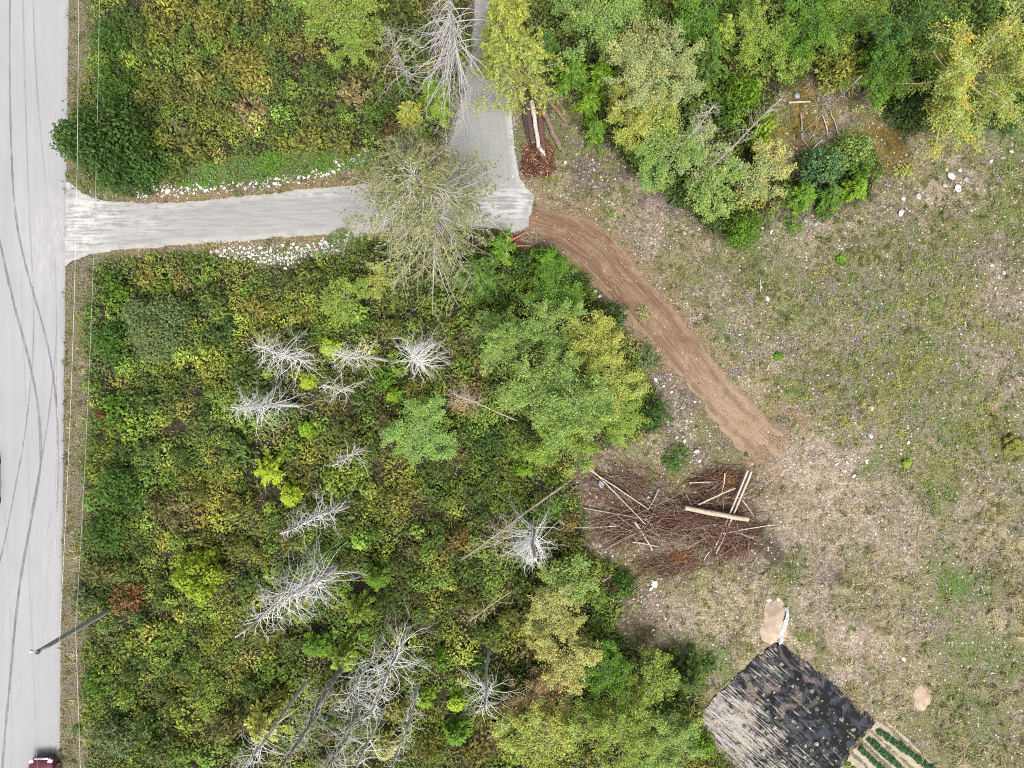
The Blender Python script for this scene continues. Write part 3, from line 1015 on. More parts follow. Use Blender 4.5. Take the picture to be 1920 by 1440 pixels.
def conifer_protos(R, h, k, dens=1.0, droop=.35, spray=.34, sw=.095, bare=0.0, open_=1.0):
    """Young conifer: whorls of arching branches, each carrying flat sprays; leader on top."""
    out = []
    for _ in range(k):
        S, St = Soup(), Soup()
        tz = np.linspace(0, 1, 9)
        pts = np.stack([np.sin(tz * 3) * .04 * h / 4, np.cos(tz * 2.3) * .03, tz * h], 1)
        r0 = .018 * h + .02
        tubes(St, pts[None], (r0 * (1 - tz * .93))[None], 7, (.8, .75, .7))
        nb = int((22 + 10 * h) * dens)
        t = np.sort(.06 + .93 * rng.random(nb) ** .8)
        az = np.arange(nb) * 2.39996 + rng.normal(size=nb) * .35
        Lb = (R * (1 - t) ** .75 * (.5 + .75 * rng.random(nb)) + .12)
        e0 = .25 + .75 * t
        s = np.linspace(0, 1, 6)[None, :]
        rad = Lb[:, None] * s
        z = t[:, None] * h + rad * np.tan(e0)[:, None] * .55 * (1 - .5 * s) - droop * Lb[:, None] * s ** 2
        a = az[:, None] + rng.normal(size=(nb, 1)) * .25 * s
        bp = np.stack([np.cos(a) * rad, np.sin(a) * rad, np.maximum(z, .05)], -1)
        tubes(St, bp, (.008 + .010 * Lb[:, None]) * (1.15 - s), 3, (1.0, .95, .85))
        # sprays along each branch
        per = 40
        for bi in range(nb):
            m = max(8, int(per * Lb[bi] / R * 1.25 * dens * (R / 1.3) ** .5))
            u = (bare + (1 - bare) * rng.random(m) ** .75)
            idx = u * 5
            i0 = np.minimum(idx.astype(int), 4)
            fr = (idx - i0)[:, None]
            p = bp[bi, i0] * (1 - fr) + bp[bi, i0 + 1] * fr
            tg = norm(bp[bi, i0 + 1] - bp[bi, i0])
            side = np.cross(tg, UP)
            sgn = np.where(rng.random(m) < .5, -1.0, 1.0)[:, None]
            A = norm(tg * .75 + side * sgn * (.25 + .55 * rng.random((m, 1))) - UP * .15 * rng.random((m, 1)))
            ln = spray * (.6 + .6 * rng.random(m)) * (.55 + .45 * min(1.2, Lb[bi] / R + .35)) * (1.1 - .35 * u)
            C = p + A * ln[:, None] * .5 + rng.normal(size=(m, 3)) * .03
            N = UP + rng.normal(size=(m, 3)) * .45
            tt = vary(m, .24, .10) * vary(1, .14, .07)
            tt *= np.stack([.78 + .55 * u, .82 + .40 * u, .9 + .1 * u], 1)                                   # young growth at the tips is paler
            leaves(S, C, N, ln, sw * (.7 + .6 * rng.random(m)), tt, A=A)
        # leader
        m = 26
        zc = h * (.93 + .1 * rng.random(m))
        aa = rng.random(m) * 6.28
        A = norm(np.stack([np.cos(aa), np.sin(aa), .9 + 0 * aa], 1))
        leaves(S, np.stack([0 * aa, 0 * aa, zc], 1) + A * .1, UP + rng.normal(size=(m, 3)) * .5, spray * .7, sw * .8, vary(m, .2, .08) * 1.15, A=A)
        out.append((St.mesh('trunk', BARK), S.mesh('crown', LEAF)))
    return out


def broad_protos(R, h, k, L=.115, Wd=.068, n_limb=13, dens=150, pale=True, sparse=1.0, clr=.30):
    """Alder or birch: slim trunk, rising limbs, leaf clusters about the twig ends with gaps between."""
    out = []
    for _ in range(k):
        S, St = Soup(), Soup()
        tz = np.linspace(0, 1, 9)
        bend = rng.normal(size=2) * .25
        tp = np.stack([bend[0] * tz ** 2 + np.sin(tz * 5) * .05, bend[1] * tz ** 2, tz * h * .93], 1)
        tubes(St, tp[None], (.009 * h + .02) * (1 - tz * .88)[None], 7, (1, 1, 1))
        nl = int(n_limb + 3 * R)
        t = .30 + .66 * (np.arange(nl) + rng.random(nl)) / nl
        az = np.arange(nl) * 2.39996 + rng.normal(size=nl) * .4
        prof = np.sin(np.clip((t - .12) / .95, 0, 1) * math.pi) ** .6
        Lb = R * prof * (.7 + .45 * rng.random(nl)) + .25
        s = np.linspace(0, 1, 7)[None, :]
        b0 = np.stack([np.interp(t, tz, tp[:, i]) for i in range(3)], 1)
        a = az[:, None] + rng.normal(size=(nl, 1)) * .5 * s
        rad = Lb[:, None] * s
        rise = (.45 + .5 * rng.random((nl, 1)))
        bp = np.stack([b0[:, :1] + np.cos(a) * rad, b0[:, 1:2] + np.sin(a) * rad, np.minimum(b0[:, 2:3] + rad * rise - .15 * Lb[:, None] * s ** 2, h)], -1)
        tubes(St, bp, (.008 + .007 * Lb[:, None]) * (1.1 - s), 4, (1.05, 1.0, .95))
        # twigs
        nt = nl * 7
        bi = rng.integers(0, nl, nt)
        u = .25 + .75 * rng.random(nt) ** .7
        i0 = np.minimum((u * 6).astype(int), 5)
        fr = (u * 6 - i0)[:, None]
        st = bp[bi, i0] * (1 - fr) + bp[bi, i0 + 1] * fr
        tg = norm(bp[bi, i0 + 1] - bp[bi, i0])
        dv = norm(tg * .6 + rng.normal(size=(nt, 3)) * .6 + UP * .25)
        tl = R * (.22 + .25 * rng.random(nt))
        ts = np.linspace(0, 1, 4)[None, :, None]
        twp = st[:, None] + dv[:, None] * tl[:, None, None] * ts - UP * (.15 * tl[:, None, None] * ts ** 2)
        tubes(St, twp, np.array([[.012, .009, .006, .004]]).repeat(nt, 0), 3, (1.1, 1.05, 1.0))
        # leaves along the twigs, bunched
        per = max(7, int(dens * .58 * sparse * (R / 1.8) ** .9))
        n = nt * per
        ti = np.repeat(np.arange(nt), per)
        uu = .25 + .85 * rng.random(n)
        C = twp[ti, 0] + (twp[ti, 3] - twp[ti, 0]) * uu[:, None] + rng.normal(size=(n, 3)) * (clr * .36 * np.array([1, 1, .7])) * (.6 + .25 * R)
        N = UP * .8 + rng.normal(size=(n, 3)) * .5
        nx = n // 8                                                     # the top of the crown closes over
        C = np.concatenate([C, np.array([tp[-1, 0], tp[-1, 1], h * .86]) + rng.normal(size=(nx, 3)) * np.array([R * .36, R * .36, h * .07])])
        N = np.concatenate([N, UP * .8 + rng.normal(size=(nx, 3)) * .5])
        tt = np.concatenate([vary(n, .28, .16) * np.repeat(vary(nt, .18, .12), per, 0), vary(nx, .3, .16)])
        n = n + nx
        leaves(S, C, N, L * (.6 + .8 * rng.random(n)), Wd * (.6 + .8 * rng.random(n)), tt)
        out.append((St.mesh('trunk', BARK), S.mesh('crown', LEAF)))
    return out


PROTO = {
    'shrub': [(.55, 1.0, shrub_protos(.55, 3, .16, .075, 330)), (1.0, 1.0, shrub_protos(1.0, 4)), (1.6, 1.0, shrub_protos(1.6, 4)), (2.5, 1.0, shrub_protos(2.5, 2, .19, .10, 300))],
    'dome': [(.55, 1.0, lobed_protos(.55, 2, .12, .05)), (1.6, 1.0, lobed_protos(1.6, 1, .19, .10))],
    'conifer': [(.8, 1.0, conifer_protos(.8, 2.0, 3)), (1.4, 1.0, conifer_protos(1.4, 3.8, 3)), (2.1, 1.0, conifer_protos(2.1, 6.0, 2, 1.0, .4, .34, .10))],
    'broad': [(1.1, 1.0, broad_protos(1.1, 3.2, 3, .11, .065, 9)), (1.9, 1.0, broad_protos(1.9, 5.5, 3)), (2.9, 1.0, broad_protos(2.9, 8.0, 2, .12, .072, 14))],
}
PART_NAMES = {'shrub': ('stem', 'foliage'), 'dome': ('stem', 'foliage'), 'conifer': ('trunk', 'crown'), 'broad': ('trunk', 'crown')}
PROTO_H = {'shrub': .85, 'dome': 1.4, 'conifer': 2.75, 'broad': 2.85}
cyc = {}


def plant(kind, px, py, rpx, rgb, name, label, cat, group=None, bark=(.16, .14, .12), zs=1.0, nparts=2):
    """Plant a shrub or tree so that its crown is seen about pixel (px, py) with radius rpx."""
    r = rpx / PXM
    if kind == 'shrub' and thick_mask(np.array([(px - 960) / PXM]), np.array([(720 - py) / PXM]))[0] > .2:
        zs = zs * 1.45 + .25 / r                       # bushes in the thicket grow up through it
    h = PROTO_H[kind] * r * zs
    zc = h * (.6 if kind in ('shrub', 'dome') else .68)
    r *= (H - zc) / H
    x, y = P(px, py, zc)
    R0, _, lst = min(PROTO[kind], key=lambda q: abs(math.log(q[0] / r)))
    key = (kind, R0)
    cyc[key] = cyc.get(key, -1) + 1
    stem, fol = lst[cyc[key] % len(lst)]
    sc = r / R0
    e = empty(name, (x, y, gz1(x, y) - .03), random.random() * 6.28)
    e.scale = (sc * random.uniform(.92, 1.08), sc * random.uniform(.92, 1.08), sc * zs * random.uniform(.9, 1.1))
    tag(e, label, cat, group)
    a, b = PART_NAMES[kind]
    if nparts > 1:
        paint(link(a, stem, e), bark)
    paint(link(b, fol, e), rgb)
    return e


# colour names -> leaf albedo
CO = dict(
    blue=(.125, .215, .085), dark=(.066, .118, .030), green=(.080, .152, .030), fresh=(.115, .222, .030), bright=(.160, .285, .028), lime=(.26, .36, .036), olive=(.150, .165, .038),
    yolive=(.225, .218, .052), yellow=(.33, .36, .085), gold=(.34, .27, .05), pale=(.31, .36, .14), palegreen=(.225, .325, .085), grey=(.135, .178, .070),
    tan=(.27, .22, .105), rust=(.20, .112, .045), ygreen=(.225, .315, .058), straw=(.38, .375, .125), brown=(.155, .118, .055))

# ------------------------------------------------------------------ undergrowth: the leafy floor of the thicket (one mass nobody could count)
PAL = np.array([CO['olive'], (.105, .165, .042), CO['yolive'], CO['dark'], CO['brown'], CO['rust'], CO['tan'], CO['fresh']])


def thick_mask(x, y):
    ax, ay = warp(x, y, .55, 1.3, 3)
    return np.maximum.reduce([sdist(ax, ay, W['T1']), sdist(ax, ay, W['T2']), sdist(ax, ay, W['T3']) - .2])


def tone(x, y, n):
    """Species colour at a spot: patches by noise, with leaf to leaf spread."""
    px, py = 960 + x * PXM, 720 - y * PXM
    a = fbm(x, y, 3.0, 101)
    b = fbm(x, y, 1.7, 103)
    c = fbm(x, y, 1.3, 107)
    t3 = sdist(x, y, W['T3']) > -.5
    road = smooth(300, 170, px)
    w = np.stack([
        .9 + 0 * a,
        .75 + 2.4 * smooth(.47, .61, a) + road * 1.2,
        2.3 * smooth(.46, .61, b) * (1 - road * .7),
        .35 + 1.6 * smooth(.52, .38, a) + road * 1.0 + 2.0 * t3,
        .16 + .6 * smooth(.57, .67, c),
        .9 * smooth(.61, .71, c) * (1 - road),
        .07 + .6 * smooth(.60, .70, fbm(x, y, 1.1, 109)),
        .08 + .6 * smooth(.60, .72, fbm(x, y, 2.0, 113))], 1)
    w = w / w.sum(1, keepdims=True)
    k = (rng.random((n, 1)) > np.cumsum(w, 1)).sum(1).clip(0, 7)
    mean = w @ PAL
    return PAL[k] * .55 + mean * .45


S = Soup()
NL = 170000
x = rng.uniform(-33, 37, NL * 2)
y = rng.uniform(-29.5, 29.5, NL * 2)
d = thick_mask(x, y)
gap = fbm(x, y, 1.5, 121, 3)
keep = (d > -.15) & (rng.random(len(x)) < (.25 + .9 * smooth(.34, .5, gap)))
x, y, d, gap = x[keep][:NL], y[keep][:NL], d[keep][:NL], gap[keep][:NL]
lump = smooth(.36, .66, gap)
hgt = (.10 + .35 * lump) * smooth(-.3, 1.0, d)
hgt = np.where(sdist(x, y, W['T1B']) > -.1, .25, hgt)
z = gz(x, y) + .06 + hgt * (.30 + .70 * rng.random(len(x)) ** .6)
n = len(x)
tc = tone(x, y, n) * vary(n, .40, .14) * 1.25
N = UP * .75 + rng.normal(size=(n, 3)) * .5
long_ = fbm(x, y, 2.4, 131) > .5
L = np.where(long_, .26, .18) * (.55 + .8 * rng.random(n))
Wd = np.where(long_, .075, .115) * (.6 + .7 * rng.random(n))
leaves(S, np.stack([x, y, z], 1), N, L, Wd, tc)
UNDER = S


# green weeds on the bank of the driveway and round the ditch stones
S = Soup()
n = 60000
x = rng.uniform(-23.5, -7, n)
y = rng.uniform(9, 17, n)
px, py = 960 + x * PXM, 720 - y * PXM
d1 = sdist(*warp(x, y, .3, .8, 4), W['T1B'])
pb = np.hypot((px - 655) / 40, (py - 452) / 24)
k = ((d1 > -.1) & (rng.random(n) < .15 + .85 * smooth(.42, .58, fbm(x, y, .8, 141)))) | ((pb < 1) & (rng.random(n) < .8))
x, y = x[k], y[k]
n = len(x)
z = gz(x, y) + .03 + .33 * rng.random(n) * smooth(.3, .6, fbm(x, y, .7, 142))
mx = rng.random((n, 1)) < (.25 + .6 * smooth(.45, .6, fbm(x, y, 1.6, 143)))[:, None]
tc = np.where(mx, np.array(CO['fresh']), np.array(CO['grey']) * 1.1) * vary(n, .3, .15)
leaves(S, np.stack([x, y, z], 1), UP * .8 + rng.normal(size=(n, 3)) * .45, .13 * (.6 + .8 * rng.random(n)), .07 * (.6 + .8 * rng.random(n)), tc)
tag(paint(S.build('weeds', LEAF), (1, 1, 1)), kind='stuff')

# ------------------------------------------------------------------ clearing: dry grass, low leafy weeds, small stones, twigs
def clear_mask(x, y):
    bad = np.maximum.reduce([sdist(x, y, W[k]) for k in ('DRIVE', 'TRACK', 'FABRIC', 'TAN', 'SAND1', 'SAND2')])
    bad = np.maximum(bad, thick_mask(x, y) - .2)
    bad = np.maximum(bad, road_edge(y) + .05 - x)
    return -bad


def blades(S, x, y, z, hgt, lean, wid, tint, a):
    n = len(x)
    b = np.stack([x, y, z], 1)
    dr = np.stack([np.cos(a), np.sin(a), 0 * a], 1)
    sd_ = np.stack([-np.sin(a), np.cos(a), 0 * a], 1)
    m = b + dr * (lean * .35)[:, None] + UP * (hgt * .7)[:, None]
    t = b + dr * lean[:, None] + UP * hgt[:, None]
    w = wid[:, None] * .5
    v = np.stack([b - sd_ * w, b + sd_ * w, m + sd_ * w * .8, m - sd_ * w * .8, t], 1)
    o = np.arange(n)[:, None] * 5
    S.add(v.reshape(-1, 3), quads=o + np.array([[0, 1, 2, 3]]), tris=o + np.array([[3, 2, 4]]), tint=np.repeat(tint, 5, 0))


S = Soup()
nt = 21000
ti = np.repeat(np.arange(nt), 20)
n = len(ti)
tr = (.05 + .11 * rng.random(nt))[ti]
x = rng.uniform(-31, 36, nt)[ti] + rng.normal(size=n) * tr
y = rng.uniform(-27.5, 27.5, nt)[ti] + rng.normal(size=n) * tr
tuft_tone = vary(nt, .35, .10)[ti]
tuft_pick = rng.random(nt)[ti]
d = clear_mask(x, y)
den = .10 + .9 * smooth(.42, .60, fbm(x, y, 2.3, 71)) * (.35 + .65 * smooth(.35, .6, fbm(x, y, .6, 151)))
rd = sdist(*warp(x, y, 1.0, 1.8, 9), W['RED'])
pp = np.maximum(sdist(x, y, W['PURP']), sdist(x, y, W['PURP2']))
den = den * (1 - .8 * bare(x, y))
den = np.maximum(den, .75 * (x < road_edge(y) + 2.0))
den = den * np.where(rd > 0, .12, 1) * np.where(pp > -.4, .35, 1)
k = (d > -.12 * rng.random(n)) & (tuft_pick < den * np.where(sdist(x, y, W['TRACK']) > -1.0, .5, 1) * .95)
x, y, d, tuft_tone, tuft_sort = x[k], y[k], d[k], tuft_tone[k], rng.random(nt)[ti][k]
n = len(x)
px, py = 960 + x * PXM, 720 - y * PXM
gr = smooth(.44, .62, fbm(x, y, 3.2, 61))
low = smooth(850, 1200, py) * smooth(1380, 1560, px)
st = tuft_sort * .7 + rng.random(n) * .3 < (.50 - .30 * gr + .40 * low)
tc = np.where(st[:, None], np.array((.33, .285, .165)), np.where((rng.random(n) < .6)[:, None], np.array((.17, .165, .06)), np.array((.105, .145, .04)))) * vary(n, .30, .08) * tuft_tone
hg = (.07 + .16 * rng.random(n) * smooth(.35, .65, fbm(x, y, 1.4, 155))) * (1 + .7 * low)
comb = fbm(x, y, 2.2, 157, 2) * 14 + rng.normal(size=n) * .6
blades(S, x, y, gz(x, y), hg, hg * (.5 + 1.8 * rng.random(n)), .026 + .026 * rng.random(n), tc, comb)
tag(paint(S.build('grass', LEAF), (1, 1, 1)), kind='stuff')

S = Soup()
nt = 16000
ti = np.repeat(np.arange(nt), 14)
n = len(ti)
tr = (.05 + .12 * rng.random(nt) ** 2)[ti]
x = rng.uniform(-2, 36, nt)[ti] + rng.normal(size=n) * tr
y = rng.uniform(-27.5, 25, nt)[ti] + rng.normal(size=n) * tr
ros = vary(nt, .28, .12)[ti]
rpick = rng.random(nt)[ti]
px, py = 960 + x * PXM, 720 - y * PXM
d = clear_mask(x, y)
a = smooth(.50, .64, fbm(x, y, 3.2, 61))
ce = smooth(330, 60, np.hypot((px - 1690) / 1.2, py - 690)) * .8
den = np.clip(.12 + .6 * a + .8 * ce, 0, 1) * smooth(.40, .60, fbm(x, y, .55, 161, 3))
edge = smooth(1780, 1900, px) * smooth(480, 400, py) * smooth(220, 280, py) * .5
k = (d > .1) & (rpick < (den + edge) * (1 - .8 * bare(x, y)))
x, y, ce, ros = x[k], y[k], ce[k], ros[k]
n = len(x)
q = rng.random((n, 1))
pa = fbm(x, y, 1.6, 163)[:, None]
tc = np.where(pa + .25 * (q - .5) > .53, np.array((.15, .23, .055)), np.where(ce[:, None] > .25, np.array((.27, .28, .07)), np.array((.16, .18, .05)))) * vary(n, .25, .12) * ros
leaves(S, np.stack([x, y, gz(x, y) + .03 + .10 * rng.random(n)], 1), UP * .9 + rng.normal(size=(n, 3)) * .4, .12 * (.5 + .9 * rng.random(n)), .075 * (.5 + .9 * rng.random(n)), tc)
tag(paint(S.build('leafy_weeds', LEAF), (1, 1, 1)), kind='stuff')


def rock_verts(sub=1, sq=(1, .8, .6), seed=0):
    import bmesh
    bm = bmesh.new()
    bmesh.ops.create_icosphere(bm, subdivisions=sub, radius=1)
    r = np.random.default_rng(seed)
    v = np.array([a.co[:] for a in bm.verts])
    f = np.array([[q.index for q in a.verts] for a in bm.faces])
    bm.free()
    for _ in range(7):                                   # flat broken faces
        nn = norm(r.normal(size=(1, 3)))[0]
        dd = .45 + .35 * r.random()
        s = v @ nn
        v = v - np.maximum(s - dd, 0)[:, None] * nn
    return v * np.array(sq) * (1 + .08 * r.normal(size=(len(v), 1))), f


rocks_v = [rock_verts(1, (1, .75 + .2 * (i % 2), .6), 40 + i) for i in range(6)]
ROCKS = []
for v, f in rocks_v:
    S = Soup()
    S.add(v, tris=f)
    ROCKS.append(S.mesh('rock', ROCK))


def rand_rot(n):
    q = norm(rng.normal(size=(n, 4)))
    w, x, y, z = q.T
    return np.stack([np.stack([1 - 2 * (y * y + z * z), 2 * (x * y - z * w), 2 * (x * z + y * w)], -1),
                     np.stack([2 * (x * y + z * w), 1 - 2 * (x * x + z * z), 2 * (y * z - x * w)], -1),
                     np.stack([2 * (x * z - y * w), 2 * (y * z + x * w), 1 - 2 * (x * x + y * y)], -1)], 1)


def stones(S, x, y, z, size, tint, seed=0):
    v, f = rock_verts(0, (1, .8, .6), seed)
    Rm = rand_rot(len(x))
    V = np.einsum('nij,kj->nki', Rm, v) * size[:, None, None] + np.stack([x, y, z], 1)[:, None]
    o = np.arange(len(x))[:, None, None] * len(v)
    S.add(V.reshape(-1, 3), tris=(o + f[None]).reshape(-1, 3), tint=np.repeat(tint, len(v), 0))


def mat_stone():
    m = NT('stone')
    n = m.noise(m.world(), 9, 4, .6)
    c = m.mix(1.0, m.attr('tint').outputs['Color'], m.mix(n, (.7, .69, .67), (1.2, 1.2, 1.2)), 'MULTIPLY')
    return m.done(c, .9, .2)


STONE = mat_stone()
S = Soup()
n = 24000
x = rng.uniform(1, 36, n)
y = rng.uniform(-27.5, 22, n)
px, py = 960 + x * PXM, 720 - y * PXM
d = clear_mask(x, y)
hot = np.zeros(n)
for (qx, qy, rx, ry_, a) in [(1590, 870, 45, 40, 1), (1790, 340, 40, 35, 1), (1230, 1130, 70, 70, .9), (1280, 1180, 70, 30, .9), (1330, 1215, 40, 30, 1), (1400, 640, 60, 60, .5), (1870, 500, 60, 50, .7), (1870, 700, 50, 40, .5),
                             (1150, 330, 90, 60, .6), (1290, 800, 40, 70, .7), (1610, 1290, 80, 60, .5), (1480, 1140, 60, 60, .3), (1210, 900, 120, 50, .4), (1400, 410, 120, 40, .45), (1660, 1330, 60, 60, .5), (1300, 1410, 60, 60, .8)]:
    hot = np.maximum(hot, a * smooth(1.3, .3, np.hypot((px - qx) / rx, (py - qy) / ry_)))
k = (d > .05) & (rng.random(n) < .10 + .85 * hot)
x, y = x[k], y[k]
n = len(x)
sz = .04 + .10 * rng.random(n) ** 2.5
g = (.17 + .27 * rng.random((n, 1)))
stones(S, x, y, gz(x, y) + sz * .08, sz, g * np.array([[1, .97, .92]]) * (1 - .2 * (rng.random((n, 1)) < .3) * np.array([[0, .5, 1]])), 3)
tag(S.build('stones', STONE), kind='stuff')


def sticks(S, x, y, z, ang, ln, rad, tint, tilt=.12, bendy=.12):
    n = len(x)
    e = rng.normal(size=n) * tilt
    d = np.stack([np.cos(ang) * np.cos(e), np.sin(ang) * np.cos(e), np.sin(e)], 1)
    sd_ = np.stack([-np.sin(ang), np.cos(ang), 0 * ang], 1)
    bnd = rng.normal(size=n) * bendy
    t = np.linspace(-.5, .5, 4)
    C = np.stack([x, y, z], 1)
    pts = C[:, None] + d[:, None] * (t[None, :, None] * ln[:, None, None]) + sd_[:, None] * ((t ** 2 * 4 - .3)[None, :, None] * (bnd * ln)[:, None, None])
    pts[..., 2] = np.maximum(pts[..., 2], gz(pts[..., 0], pts[..., 1]) + .015)
    tubes(S, pts, rad[:, None] * np.array([[1, .95, .85, .6]]), 3, tint)


S = Soup()
n = 2600
x = rng.uniform(1, 36, n)
y = rng.uniform(-27, 22, n)
k = (clear_mask(x, y) > .1) & (rng.random(n) < .25 + .5 * smooth(.5, .65, fbm(x, y, 2, 171)))
x, y = x[k], y[k]
n = len(x)
sticks(S, x, y, gz(x, y) + .04, rng.random(n) * 6.28, .15 + .5 * rng.random(n) ** 2, .007 + .012 * rng.random(n), np.array([[.38, .355, .32]]) * (.5 + .8 * rng.random((n, 1))), .1)
tag(paint(S.build('twigs', SILVER), (1, 1, 1)), kind='stuff')

